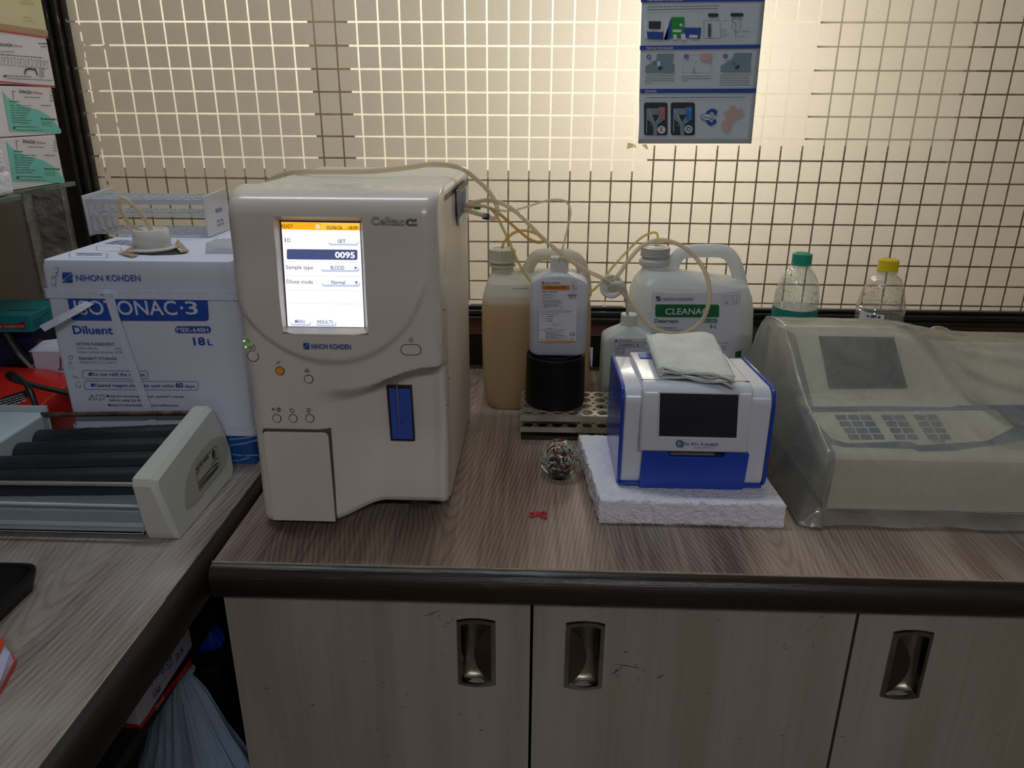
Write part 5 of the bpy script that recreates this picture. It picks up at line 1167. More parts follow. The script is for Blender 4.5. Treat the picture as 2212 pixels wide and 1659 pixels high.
F.orect(b, 244, 562, 612, 604, 4, 12); F.fine(b, 280, 590, 575, 14); F.orect(b, 240, 622, 608, 736, 3); F.line(b, [(240, 683), (608, 683)], 3); F.fine(b, 286, 648, 560, 13); F.fine(b, 286, 672, 560, 13); F.fine(b, 286, 700, 395, 10)
F.line(b, [(242, 786), (262, 752), (282, 786)], 4, None, True); F.orect(b, 292, 758, 344, 786, 3); F.fine(b, 360, 764, 785, 9); F.fine(b, 360, 788, 758, 9); F.fine(b, 250, 824, 546, 9)
for k in range(3): F.fine(b, 342, 862+k*42, [465, 450, 448][k], 16); F.orect(b, 256, 842+k*42, 298, 864+k*42, 2)
F.fine(b, 425, 992, 615, 6); F.fine(b, 425, 1008, 524, 5); F.fine(b, 425, 1026, 545, 5); F.fine(b, 246, 1090, 315, 9); F.fine(b, 335, 1084, 455, 14); F.fine(b, 455, 1092, 695, 6); F.fine(b, 246, 1112, 655, 6)
for k in range(7): F.fine(b, 318, 1140+k*18, [645, 520, 595, 650, 705, 540, 730][k], 10)
F.text(b, 'CE', 756, 1200, 842, 1200, 52, .01); F.orect(b, 764, 1228, 828, 1266, 3); F.fine(b, 775, 1254, 818, 9); F.fine(b, 230, 1276, 298, 12); F.fine(b, 314, 1274, 635, 10); F.fine(b, 314, 1292, 832, 9)
F.orect(b, 784, 238, 886, 342, 3); F.orect(b, 780, 350, 880, 444, 3); F.circ(b, 822, 318, 10); F.circ(b, 822, 318, 24, 4, None, 200, 340, 10)
for k in range(6): F.line(b, [(834+18*cos(k), 275+14*sin(k)), (834+36*cos(k), 275+26*sin(k))], 2)
F.line(b, [(826, 420), (830, 370)], 7); F.line(b, [(830, 376), (862, 378)], 6); F.fine(b, 790, 418, 815, 8)
b.build('label_print', M_black, lab, smooth=0)
b = MB(); F.fine(b, 724, 486, 862, 14, lift=.0018); b.build('white_lettering', M_lab, lab, smooth=0)

C3Y = 1.178
tb = flatbottle('white detergent bottle with black-lettered label behind the blue and white analyser', CT+.0005, C3Y, (722, 710, 700), .0440, .0265, milkmat('bottle_hdpe_cleaner', rgb(232, 236, 236), .35, .42, level=.118, col2=rgb(214, 222, 208)), 1357, (.0140, .0165))
F = Face((0, C3Y-.0008, 0), (0, -1, 0), .0010, crop=(1240, 480, 5.183))
b = MB(); F.poly(b, [(436, 1302), (900, 1302), (860, 1659), (436, 1659)]); lab = b.build('paper_label', M_lab, tb, smooth=0); F.lift = .0014
b = MB(); nk(F, b, 458, 1314, 24); F.text(b, 'NIHON KOHDEN', 490, 1331, 643, 1330, 16, .012); F.orect(b, 455, 1345, 758, 1398, 4, 0, None, -6); F.text(b, 'CLEANAC', 493, 1386, 676, 1384, 30, .01); F.text(b, '3', 698, 1384, 722, 1384, 30, .012); F.rect(b, 682, 1366, 690, 1372)
F.text(b, 'Detergent', 454, 1423, 568, 1421, 15, .02)
for k in range(4): F.fine(b, 454, 1440+k*13, 574-k*4, 6)
F.orect(b, 778, 1305, 830, 1358, 3); F.orect(b, 778, 1366, 830, 1420, 3); F.circ(b, 800, 1344, 6); F.circ(b, 800, 1344, 14, 3, None, 200, 340, 8)
b.build('label_print', M_black, lab, smooth=0)
# steel tube rack under the cylinder
M_steel = pm('rack_steel', rgb(196, 188, 174), .3, .7, var=.25, vscale=30, rvar=.12)
t = thing('steel_tube_rack', 'stainless steel test tube rack under the black cylinder', 'rack', (.09, 1.105, CT))
x0, x1, y0, y1 = -.0225, .205, 1.055, 1.158
b = MB(); holed_plate(b, x0, x1, y0, y1, CT+RZ-.0015, CT+RZ, 10, 4, .0082); b.box(x0, x1, y0-.001, y0, CT+RZ-.010, CT+RZ); b.build('top_plate', M_steel, t, smooth=0)
b = MB(); holed_plate(b, x0, x1, y0, y1, CT+.0185, CT+.0195, 10, 4, .0082); b.box(x0, x1, y0-.001, y0, CT+.013, CT+.0215); b.build('middle_plate', M_steel, t, smooth=0)
b = MB(); b.box(x0, x1, y0, y1, CT+.001, CT+.002); b.box(x0, x1, y0-.001, y0, CT+.0005, CT+.007); b.build('base_plate', pm('shaded_steel', rgb(84, 78, 70), .35, 1.0, var=.3), t, smooth=0)  # darker copy of the steel: shade inside the rack put into its colour
for x in (x0, x1):
    b = MB(); s_ = -1 if x == x0 else 1
    b.box(x, x+s_*.0012, y0-.001, y0+.006, CT, CT+RZ); b.box(x, x+s_*.0012, y1-.006, y1, CT, CT+RZ); b.box(x, x+s_*.0012, y0, y1, CT+RZ-.006, CT+RZ+.0005); b.box(x, x+s_*.0012, y0, y1, CT, CT+.004); b.build('end_frame', M_steel, t, smooth=0)
# paper strip hanging beside the canister
a = Yp(1275, 750, 1.17); b = MB(); c = [Yp(x, y, 1.17) for x, y in ((1274.5, 751), (1281, 751), (1280, 778), (1279, 794), (1276, 790))]
b.prism(c, (0, .0006, 0)); tag(b.build('paper_strip', M_card, smooth=0), 'narrow white paper strip standing beside the canister of amber liquid', 'paper')

# ================================================================== polystyrene slab and compact analyser
from mathutils import noise as mn
def slab(label, corners, z0, z1):
    cs = [Vector(c) for c in corners]; pts = []; rs = random.Random(11)
    for k in range(4):
        a, c = cs[k], cs[(k+1) % 4]; n = max(20, int((c-a).length/.0020))
        for i in range(n): pts.append(a.lerp(c, i/n))
    cen = sum(cs, Vector())/4
    rings = []
    nl = 14
    for l in range(nl+1):
        z = z0+(z1-z0)*l/nl; ring = []
        for i, p in enumerate(pts):
            d = (p-cen).normalized(); am = .0022 if 0 < l < nl else .0012
            o_ = am*(mn.noise(Vector((p.x*140, p.y*140, z*140)))+.6*mn.noise(Vector((p.x*420, p.y*420, z*420))))-(.0015 if l in (0, nl) else 0)
            zz_ = z+(.0010*mn.noise(Vector((p.x*200, p.y*200, 7))) if l == nl else 0)
            ring.append(Vector((p.x, p.y, 0))+d*o_+Vector((0, 0, max(zz_, z0))))
        rings.append(ring)
    b = MB()
    ins = [[cen.lerp(Vector((q.x, q.y, 0)), s_)+Vector((0, 0, z1+.0001)) for q in rings[-1]] for s_ in (.985, .5)]
    b.loft(rings+ins); return tag(b.build('polystyrene_slab', M_foam, smooth=60), label, 'foam slab')
slab('white polystyrene slab under the blue and white compact analyser', [(.080, .811, 0), (.305, .809, 0), (.296, 1.0, 0), (.063, 1.003, 0)], CT+.0003, CT+.033)
FZ = .0335
M_abs = pm('compact_white_plastic', rgb(208, 210, 220), .22, var=.03, coat=.3); M_blu = pm('compact_blue_plastic', rgb(16, 62, 176), .25, var=.05, coat=.3)
M_gry = pm('compact_grey_plastic', rgb(160, 158, 160), .4, var=.03)
t = thing('compact_analyser', 'blue and white compact blood analyser with dark screen, standing on the foam slab', 'laboratory analyser', (.195, .92, CT+FZ))
GX0, GX1, GY0, GY1 = .1035, .2890, .845, 1.0
def yz(pts, x, dx): return [Vector((x, y, CT+z)) for y, z in pts]
def side_outline(i):
    return [(GY0+.012, FZ+.001+i), (GY0+.004+i*.6, FZ+.004+i), (GY0+i, FZ+.012+i), (GY0+i, .146), (GY0+.002+i, .155-i*.5), (GY0+.008+i*.6, .1625-i), (GY0+.018, .1665-i), (GY1-.003-i, .1585-i), (GY1-i, .155-i), (GY1-i, FZ+.001+i)]
b = MB()
b.prism(yz(side_outline(0), GX0, 0), (.0042, 0, 0)); b.prism(yz(side_outline(0), GX1-.0042, 0), (.0042, 0, 0))
b.box(GX0+.004, GX1-.004, GY0+.001, GY1, CT+FZ+.001, CT+FZ+.006); b.box(GX0+.004, GX1-.004, GY1-.004, GY1, CT+FZ+.005, CT+.155)
b.build('blue_shell', M_blu, t, bevel=.0022)
for gx_ in (GX0+.0044, GX1-.0384):
    b = MB(); b.prism(yz(side_outline(.0018), gx_, 0), (.034, 0, 0)); b.build('white_cheek', M_abs, t, smooth=40, bevel=.0025)
b = MB(); q = [(y+.010 if y < .88 else y, z) for y, z in side_outline(.003)]; b.prism(yz(q, GX0+.036, 0), (GX1-GX0-.072, 0, 0)); b.build('core_body', M_gry, t, smooth=30)
mx0, mx1 = Yp(1386, 900, .838).x, Yp(1624, 900, .838).x
mod = [(.8385, .0865), (.8365, .090), (.8405, .160), (.843, .1655), (.849, .1695), (.858, .1710), (GY1-.012, .1660), (GY1-.008, .160), (GY1-.008, .09), (.86, .0865)]
b = MB(); b.prism(yz(mod, mx0, 0), (mx1-mx0, 0, 0)); scm = b.build('screen_module', M_abs, t, smooth=35, bevel=.0028)
v0, v1 = Vector((mx0, .8365, CT+.090)), Vector((mx0, .8405, CT+.160)); nF = Vector((1, 0, 0)).cross(v1-v0)
FG = Face(v0, nF, .0008, crop=(1120, 700, 3.568))
def ringpoly(F, outer, inner, name, mat, par, l0, l1):
    b = MB(); b.loft([[F.p(*q, l0) for q in outer], [F.p(*q, l1) for q in outer], [F.p(*q, l1) for q in inner], [F.p(*q, l0) for q in inner]], False, False); return b.build(name, mat, par, smooth=0)
ringpoly(FG, [(1083, 520), (1708, 534), (1690, 892), (1070, 882)], [(1090, 530), (1696, 543), (1678, 876), (1081, 862)], 'screen_frame', M_abs, scm, 0, .0012)
b = MB(); FG.poly(b, [(1088, 528), (1698, 541), (1680, 878), (1079, 864)], .0005); b.build('screen', pm('dark_screen', rgb(34, 38, 44), .12, var=.1, spec=.6), scm, smooth=0)
b = MB(); FG.text(b, 'Dx A1c', 1270, 934, 1388, 935, 26, .006); FG.text(b, 'A', 1400, 935, 1425, 935, 26, .006); FG.text(b, 'DVANCE', 1434, 938, 1538, 939, 20, .02); FG.circ(b, 1241, 920, 25, 8); FG.line(b, [(1252, 935), (1268, 952)], 7); FG.circ(b, 1241, 920, 15, 4); b.build('model_lettering', inkmat('model_blue', rgb(40, 74, 140)), scm, smooth=0)
b = MB(); FG.circ(b, 1243, 919, 9, lift=.0010); b.build('model_dot', inkmat('model_ochre', rgb(176, 140, 60)), scm, smooth=0)
b = MB(); FG.fine(b, 1350, 956, 1512, 9); b.build('model_subline', inkmat('model_pale', rgb(120, 150, 180)), scm, smooth=0)
b = MB(); FU = Face((0, 0, CT+.1705), (0, 0, 1), .0006, crop=(1120, 700, 3.568))
b.box(Yp(1380, 765, .97).x, Yp(1405, 765, .97).x, .955, .975, CT+.1665, CT+.1690); b.build('lid_mark', inkmat('lid_blue', rgb(70, 104, 170)), scm, smooth=0)
b = MB(); b.box(mx0+.0, mx1, .8625, .8632, CT+.1703, CT+.1713); b.box(mx1-.006, mx1-.003, .86, .8615, CT+.170, CT+.1718); b.build('lid_joint', M_ink, scm, smooth=0)
# blue lower door with the cassette slot
b = MB(); ft = lambda px, py: Yp(1120+px/3.568, 700+py/3.568, .8425)
pts = [(955, 1000), (965, 984), (985, 979), (1140, 983), (1158, 990), (1166, 1022), (1575, 1032), (1592, 1000), (1610, 992), (1770, 994), (1782, 1006), (1735, 1262), (1725, 1280), (935, 1262), (930, 1240)]
b.prism([ft(*q) for q in pts], (0, .02, 0)); b.build('blue_door', M_blu, t, smooth=0, bevel=.0010)
b = MB(); b.prism([ft(1140, 960)+Vector((0, .006, 0)), ft(1600, 965)+Vector((0, .006, 0)), ft(1590, 1040)+Vector((0, .006, 0)), ft(1150, 1034)+Vector((0, .006, 0))], (0, .02, 0)); b.build('slot', M_dark, t, smooth=0)
b = MB(); b.prism([ft(1170, 996)+Vector((0, .003, 0)), ft(1515, 1002)+Vector((0, .003, 0)), ft(1510, 1022)+Vector((0, .003, 0)), ft(1175, 1016)+Vector((0, .003, 0))], (0, .004, 0)); b.build('slot_rail', pm('slot_rail', rgb(112, 104, 92), .4), t, smooth=0)
# folded cloth on its top
M_cloth = pm('white_cloth', rgb(216, 219, 212), .85, var=.10, vscale=40, bump=.35, bscale=500)
t = thing('folded_cloth', 'folded off-white cloth lying on top of the blue and white compact analyser', 'cloth', (.19, .93, CT+.172))
zc_ = CT+.178; C4 = [Zp(x, y, zc_) for x, y in ((1398, 733), (1541, 729), (1588, 826), (1426, 806))]
def clothlayer(b, z, ext, amp, seed, n=40, th=.0022, fold=0.0):
    def fn(u, v):
        a = C4[0].lerp(C4[1], u); c = C4[3].lerp(C4[2], u); v2 = v*ext
        p = a.lerp(c, v2)
        edge = min(u, 1-u)*6; k = min(1, edge); zz = z+amp*mn.noise(Vector((p.x*55+seed, p.y*55, seed)))+.0016*mn.noise(Vector((p.x*25, p.y*25, seed*2)))
        if v > .85: zz += fold*sin((v-.85)/.15*pi)+.0012*sin(u*14+seed)
        zz -= .003*(1-k)**2
        return Vector((p.x+.002*mn.noise(Vector((v*7, seed, u)))*(1-k), p.y+.003*mn.noise(Vector((u*7, seed, v)))*v, max(zz, CT+.1722 if p.y > .865 else CT+.163)))
    b.grid(fn, n, n)
tops = []
for z, ext, amp, seed, fold in ((CT+.1745, 1.0, .0008, 3, 0), (CT+.1775, .97, .0012, 5, .0008), (CT+.1808, 1.0, .0012, 8, .0005), (CT+.1845, .985, .0016, 13, .0010)):
    b = MB(); clothlayer(b, z, ext, amp, seed, fold=fold); b.build('fold', M_cloth, t, smooth=60, solid=.0022, fixn=False)
# rolled front and side edges joining the layers
def hem(u0, u1, zc1, r, seed):
    P = []
    for k in range(25):
        u = u0+(u1-u0)*k/24; p = C4[3].lerp(C4[2], u); P.append(Vector((p.x, p.y+.002+.0015*sin(u*17+seed), zc1+.0014*sin(u*11+seed))))
    b = MB(); b.tube(P, [r*(.5+.5*sin(pi*min(1, max(.05, k/24)))) for k in range(25)], 10); return b.build('rolled_edge', M_cloth, t)
hem(.02, .98, CT+.1835, .0030, 1); hem(.30, .98, CT+.1765, .0026, 4)
P = [C4[0].lerp(C4[3], k/12)+Vector((.001, 0, .002)) for k in range(13)]; b = MB(); b.tube(P, .0058, 12, flat=.6); b.build('rolled_edge', M_cloth, t)

# ================================================================== paperweight, rubber band
pc = Vector((.0345, .938, CT))
t = thing('glass_paperweight', 'clear glass ball paperweight with red and mint flecks inside', 'paperweight', tuple(pc))
m, nt, bs, out = newmat('paperweight_glass'); bs.inputs['Base Color'].default_value = (.96, .98, .95, 1); bs.inputs['Transmission Weight'].default_value = 1; bs.inputs['Roughness'].default_value = .01; bs.inputs['IOR'].default_value = 1.42
R0 = .0275
b = MB(); b.lathe([(0, .0006), (.017, .0006)]+[(R0*cos(a), .0268+R0*.97*sin(a)) for a in [radians(-68+158*k/26) for k in range(27)]][:-1]+[(0, .0268+R0*.97)], pc, 64); b.build('glass_ball', m, t, smooth=60)
rs = random.Random(21)
for nm, col, cnt, sz in (('mint_flecks', rgb(214, 244, 224), 170, .0026), ('red_flecks', rgb(176, 44, 28), 90, .0028), ('dark_flecks', rgb(40, 30, 22), 50, .003)):
    b = MB()
    for _ in range(cnt):
        d = Vector((rs.gauss(0, 1), rs.gauss(0, 1), rs.gauss(0, 1))).normalized(); r = (.0198 if nm != 'dark_flecks' else .015)*rs.uniform(.55, 1.0)
        c = pc+Vector((0, 0, .0255))+Vector((d.x*r, d.y*r, d.z*r*.9)); 
        if c.z > pc.z+.046 or c.z < pc.z+.004: continue
        t1 = d.orthogonal().normalized(); t1.rotate(Matrix.Rotation(rs.uniform(0, 6.28), 3, d)); t2 = d.cross(t1)
        L_ = sz*rs.uniform(.6, 1.5); P = [c+t1*L_*(k-1.5)/1.5+t2*sin(k*1.4+rs.uniform(0, 1))*sz*.35 for k in range(4)]
        b.tube(P, [.0002, .0006, .00065, .0002], 5)
    b.build(nm, pm(nm, col, .5), t)
b = MB(); b.lathe([(0, .006), (.008, .006), (.010, .012), (.010, .022), (.007, .030), (0, .034)], pc, 24); b.build('core', pm('dark_core', rgb(64, 58, 44), .5, var=.6, vscale=120), t)
M_rb = pm('red_rubber', rgb(196, 44, 58), .4)
t = thing('rubber_band', 'small twisted red rubber band lying on the wood worktop', 'rubber band', tuple(Zp(1163, 1111, CT)))
for s_ in (0, 1):
    P = []
    for k in range(36):
        u = k/36*2*pi; px = 1163+18*cos(u); py = 1110+6.0*sin(2*u+s_*.9)*(1 if s_ else .8)+2.0*sin(u+s_*1.6)+1.5; P.append(Zp(px, py, CT+.0012+.0006*(1+sin(3*u+s_*2))))
    b = MB(); b.tube(P, .0009, 8, closed=True); b.build('band_loop', M_rb, t)

# ================================================================== covered analyser at the right
M_cream = pm('device_cream', rgb(226, 222, 206), .5, var=.04); M_dblue = pm('device_blue', rgb(20, 66, 122), .5, var=.08)
t = dev = thing('keypad_analyser', 'wide cream analyser with screen and blue keypad under the translucent cover', 'laboratory analyser', (.6, .97, CT))
def dsec(x, s_):
    pts = [(.840, .012), (.836, .05), (.836, .082), (.842, .088), (.925, .112), (.938, .118), (1.030, .1775), (1.045, .180), (1.13, .168), (1.145, .15), (1.15, .012)]
    pts2 = [(.840, .012), (.836, .05), (.836, .082), (.842, .088), (.925, .108), (.938, .112), (1.02, .135), (1.05, .145), (1.13, .145), (1.145, .13), (1.15, .012)]
    return [Vector((x, y0*(1-s_)+y1*s_, CT+z0*(1-s_)+z1*s_)) for (y0, z0), (y1, z1) in zip(pts, pts2)]
b = MB(); b.loft([dsec(x, s_) for x, s_ in ((.366, 0), (.372, 0), (.50, 0), (.545, 0), (.60, .9), (.65, 1), (.97, 1))]); b.build('casing', M_cream, t, smooth=20)
b = MB()
for x in (.40, .60, .90): b.box(x, x+.03, .85, .88, CT, CT+.0125)
b.build('foot', M_black, t)
s1, s2 = Vector((.4, .938, CT+.118)), Vector((.4, 1.030, CT+.1775)); nS = Vector((1, 0, 0)).cross(s2-s1)
FSn = Face(s1, nS, .0012); b = MB(); FSn.poly(b, [(1768, 727), (1930, 730), (1960, 840), (1790, 841)]); b.build('screen', pm('device_screen', rgb(16, 18, 52), .3), t, smooth=0)
k1, k2_ = Vector((.4, .842, CT+.088)), Vector((.4, .925, CT+.112)); FKp = Face(k1, Vector((1, 0, 0)).cross(k2_-k1), .0010)
b = MB(); FKp.poly(b, [(1725, 880), (2210, 876), (2240, 905), (2225, 950), (2060, 974), (1985, 976), (1972, 970), (1820, 966), (1790, 958)]); b.build('blue_border', M_dblue, t, smooth=0)
b = MB(); FKp.poly(b, [(1744, 893), (2150, 888), (2190, 925), (2130, 955), (1985, 964), (1960, 955), (1830, 960), (1796, 950)], .0016); kp = b.build('keypad_panel', M_cream, t, smooth=0)
b = MB()
for gx in (1808, 1902, 1972):
    for r_ in range(4):
        for c_ in range(3 if gx == 1808 else 2):
            x = gx+c_*27+r_*9+(0 if gx != 1808 else -6); y = 899+r_*14; FKp.poly(b, [(x, y), (x+23, y), (x+28, y+11), (x+5, y+11)], .0022)
b.build('key', M_dblue, kp, smooth=0)
b = MB(); FKp.text(b, 'Erba', 2012, 958, 2042, 959, 12, .03, 0, .0022); b.build('maker_lettering', inkmat('maker_green', rgb(90, 140, 90)), kp, smooth=0)
# the cover
def covermat():
    m, nt, b, out = newmat('translucent_cover_film'); L = nt.links.new; nt.nodes.remove(b)
    tc = N(nt, 'ShaderNodeTexCoord'); mp = N(nt, 'ShaderNodeMapping'); mp.inputs['Scale'].default_value = (1, .6, 1.4); L(tc.outputs['Object'], mp.inputs[0])
    nz = N(nt, 'ShaderNodeTexNoise', i_Scale=16.0, i_Detail=4.0, i_Distortion=1.2); L(mp.outputs[0], nz.inputs[0])
    bp = N(nt, 'ShaderNodeBump', i_Strength=.3, i_Distance=.006); L(nz.outputs[0], bp.inputs['Height'])
    c = (.66, .66, .60, 1)
    df = N(nt, 'ShaderNodeBsdfDiffuse'); df.inputs[0].default_value = c; tl = N(nt, 'ShaderNodeBsdfTranslucent'); tl.inputs[0].default_value = c
    L(bp.outputs[0], df.inputs['Normal'])
    a = N(nt, 'ShaderNodeMixShader', i_0=.35); L(df.outputs[0], a.inputs[1]); L(tl.outputs[0], a.inputs[2])
    tr = N(nt, 'ShaderNodeBsdfTransparent'); tr.inputs[0].default_value = (.93, .94, .88, 1)
    fac = N(nt, 'ShaderNodeMapRange', i_1=.35, i_2=.65, i_3=.30, i_4=.44); L(nz.outputs[0], fac.inputs[0])
    e = N(nt, 'ShaderNodeMixShader'); L(fac.outputs[0], e.inputs[0]); L(tr.outputs[0], e.inputs[1]); L(a.outputs[0], e.inputs[2])
    gl = N(nt, 'ShaderNodeBsdfGlossy'); gl.inputs['Roughness'].default_value = .22; L(bp.outputs[0], gl.inputs['Normal'])
    fr = N(nt, 'ShaderNodeFresnel', i_IOR=1.45); L(bp.outputs[0], fr.inputs['Normal'])
    g = N(nt, 'ShaderNodeMixShader'); L(fr.outputs[0], g.inputs[0]); L(e.outputs[0], g.inputs[1]); L(gl.outputs[0], g.inputs[2]); L(g.outputs[0], out.inputs[0]); return m
M_cov = covermat()
PA = [(.812, .004), (.819, .022), (.8225, .030), (.8225, .060), (.824, .086), (.834, .0965), (.880, .110), (.930, .124), (.948, .131), (1.0, .164), (1.036, .1860), (1.052, .1895), (1.11, .184), (1.150, .165), (1.163, .090), (1.168, .006)]
PB = [(.806, .004), (.813, .022), (.8165, .030), (.8165, .060), (.818, .084), (.830, .0955), (.880, .108), (.930, .124), (.960, .136), (1.0, .150), (1.040, .160), (1.060, .165), (1.11, .163), (1.150, .150), (1.163, .090), (1.168, .006)]
def lerpP(A, B, s_): return [(a[0]*(1-s_)+b_[0]*s_, a[1]*(1-s_)+b_[1]*s_) for a, b_ in zip(A, B)]
secs = []
LC = .354
def low(k, yk): return [(.819+(y-.822)*yk if y < .83 else y+(.0 if y < 1.1 else .004*(1-k)), max(.004, z*k)) for y, z in PA]
for x, P_ in ((.324, low(.02, .6)), (.330, low(.28, .7)), (.337, low(.58, .8)), (.344, low(.86, .9)), (LC-.004, low(.97, 1)), (LC, PA), (LC+.006, PA), (.42, PA), (.49, PA), (.532, lerpP(PA, PB, .08)), (.575, lerpP(PA, PB, .45)), (.625, lerpP(PA, PB, .92)), (.70, PB), (.82, PB), (.98, PB), (.995, [(y, max(.004, z*.5)) for y, z in PB]), (1.0, [(y, .004) for y, z in PB])):
    dense = catmull([Vector((x+(.004*(1-min(1, z/.1)) if False else 0), y, z)) for y, z in P_], 6); secs.append(dense)
NV = len(secs[0]); cols_ = [catmull([s_[k] for s_ in secs], 7) for k in range(NV)]
NU = len(cols_[0]); b = MB()
def cfn(u, v):
    i, k = int(round(u*(NU-1))), int(round(v*(NV-1))); p = cols_[k][i].copy()
    w_ = min(1, max(0, (p.z-.015)/.04)); n1 = mn.noise(Vector((p.x*18, p.y*14, p.z*10))); n2 = mn.noise(Vector((p.x*45+p.z*30, p.y*20, 3)))
    off = w_*(.0016*n1+.0012*abs(n2))
    xf = .520+.42*(1.05-p.y)
    if .85 < p.y < 1.09: off += .0045*math.exp(-((p.x-xf)/.010)**2)*min(1, (p.y-.85)/.05, (1.09-p.y)/.03)-.003*math.exp(-((p.x-xf-.03)/.014)**2)
    if .85 < p.y < 1.1 and p.x > .56: off += .003*sin((p.x*1.2+p.y*2.2)*38)*min(1, (p.x-.56)/.05)
    if p.x < .36: p.x -= w_*.004*mn.noise(Vector((p.y*22, p.z*10, 5)))
    p.z = max(.0025, p.z+off); p.y -= (.0020*mn.noise(Vector((p.x*28, p.z*9, 9))))
    if p.z < .03 and p.y < .83: p.y -= .0035*sin(p.x*60)*(1-p.z/.03)
    return Vector((p.x, p.y, CT+p.z))
b.grid(cfn, NU-1, NV-1); t = thing('dust_cover', 'translucent milky plastic dust cover draped over the keypad analyser', 'cover', (.62, .98, CT))
b.build('cover_film', M_cov, t, smooth=70, fixn=False)
M_seam = clearmat('cover_seam', (.9, .9, .84), .3, .15, body=.75, bodycol=(.70, .70, .62))
ix = min(range(NU), key=lambda i: abs(cols_[20][i].x-LC)); b = MB()
b.tube([cfn(ix/(NU-1), k/(NV-1))+Vector((-.0004, -.0003, .0008)) for k in range(12, NV-14)], .0010, 6); b.build('piping', M_seam, t)
kz = min(range(30), key=lambda k: abs(cols_[k][60].z-.024)); b = MB()
b.tube([cfn(i/(NU-1), kz/(NV-1))+Vector((0, -.0006, 0)) for i in range(4, NU-10)], .0008, 6); b.build('hem_seam', M_seam, t)
# clear hose loop behind the cover
P = catmull([Yp(x, y, 1.24) for x, y in ((2005, 716), (2018, 708), (2035, 709), (2050, 716), (2058, 728), (2066, 760))], 6)+[Yp(2070, 800, 1.24), Vector((Yp(2072, 800, 1.24).x, 1.24, CT+.003))]; b = MB(); b.tube(P, .0028, 10)
tag(b.build('clear_tube', M_thin), 'short clear plastic tube curling up behind the dust cover', 'hose')

# ================================================================== water bottles
def petmat(name, tint):
    return clearmat(name, tint, .16, .06, bump=.5, bscale=90, body=.10, bodycol=(.8, .82, .8))
M_drop = clearmat('droplet', (.90, .91, .92), .7, .02)
def bottle(label, px, ptop, pcap, psh, rpx, Y_, capcol, tint, lab, ribs=0):
    c = Yp(px, pcap, Y_); cx = c.x; R_ = (Yp(px+rpx, 680, Y_).x-Yp(px, 680, Y_).x)
    z = lambda p: Yp(px, p, Y_).z
    t = thing('water_bottle', label, 'bottle', (cx, Y_, CT))
    zn, zs = z(pcap), z(psh)
    pr = [(0, CT+.001), (R_*.7, CT+.001), (R_*.95, CT+.006), (R_, CT+.014), (R_*.98, CT+.05), (R_, zs-.02), (R_, zs)]
    H_ = zn-.006-zs
    for k in range(1, 10): a = pi/2*k/10; pr.append((.0145+(R_-.0145)*cos(a)**1.25, zs+H_*sin(a)**1.0*.985))
    pr += [(.0135, zn-.004), (.0165, zn-.003), (.0165, zn-.0015), (.0130, zn-.001), (.0130, zn)]
    b = MB(); n = 48; rings = []
    for r, zz_ in pr:
        rings.append([Vector((cx+r*(1+(.02*cos(ribs*2*pi*i/n+zz_*60) if ribs and zs-.01 < zz_ < zn-.012 else 0))*cos(2*pi*i/n), Y_+r*(1+(.02*cos(ribs*2*pi*i/n+zz_*60) if ribs and zs-.01 < zz_ < zn-.012 else 0))*sin(2*pi*i/n), zz_)) for i in range(n)])
    b.loft(rings, True, False); b.build('bottle_body', petmat(label[:6]+'_pet', tint), t, smooth=60)
    b = MB(); hcap = z(ptop)-zn; ribcap(b, Vector((cx, Y_, zn-.001)), .0158, hcap, 30, .0005); b.build('cap', pm(label[:6]+'_cap', capcol, .4, var=.05), t)
    rs = random.Random(px); b = MB()
    for _ in range(90):
        k = rs.uniform(0, 1); a = rs.uniform(pi, 2*pi); zz_ = zs-.015+(zn-.02-zs+.02)*k
        rr_ = R_
        for (r0, z0_), (r1, z1_) in zip(pr, pr[1:]):
            if z0_ <= zz_ <= z1_ and z1_ > z0_: rr_ = r0+(r1-r0)*(zz_-z0_)/(z1_-z0_)
        q = rs.uniform(.0006, .0016); b.lathe([(0, -q), (q*.7, -q*.7), (q, 0), (q*.7, q*.7), (0, q)], (cx+(rr_-.0008)*cos(a), Y_+(rr_-.0008)*sin(a), zz_), 8)
    b.build('droplet', M_drop, t)
    return t, cx, R_, z
t, cx, R_, z = bottle('clear water bottle with teal cap and teal label behind the covered analyser', 1731, 546, 570, 656, 47, 1.25, rgb(20, 150, 124), (.95, .97, .96), 1)
b = MB(); b.lathe([(R_*.97, z(662)-.0005), (R_*.97, z(662))], (cx, 1.25, 0), 40, cap0=True, cap1=True); b.build('water_surface', clearmat('water', (.75, .90, .92), .3, .02, body=.25, bodycol=(.5, .7, .74)), t)
b = MB(); b.lathe([(R_+.0006, CT+.05), (R_+.0006, z(664)), (R_+.0001, z(664)), (R_+.0001, CT+.05)], (cx, 1.25, 0), 48, cap0=False, cap1=False); wl = b.build('wrap_label', pm('wrap_teal', rgb(0, 128, 116), .35), t)
t, cx, R_, z = bottle('clear water bottle with yellow cap behind the covered analyser', 1917, 559, 583, 676, 49, 1.24, rgb(224, 196, 20), (.96, .95, .93), 0, ribs=12)
b = MB()
for k in range(2): b.lathe([(R_+.0002, z(660+k*8)-.0008), (R_+.0010, z(660+k*8)), (R_+.0002, z(660+k*8)+.0008)], (cx, 1.24, 0), 40, cap0=False, cap1=False)
b.build('ridge', M_drop, t)
b = MB(); sec = []
for zz_ in (z(668), z(720)): sec.append([Vector((cx+(R_+.0007)*cos(a), 1.24+(R_+.0007)*sin(a), zz_)) for a in [radians(195+62*k/12) for k in range(13)]])
b.loft(sec, False, False, closed=False); b.build('paper_label', M_lab, t, smooth=60, fixn=False)
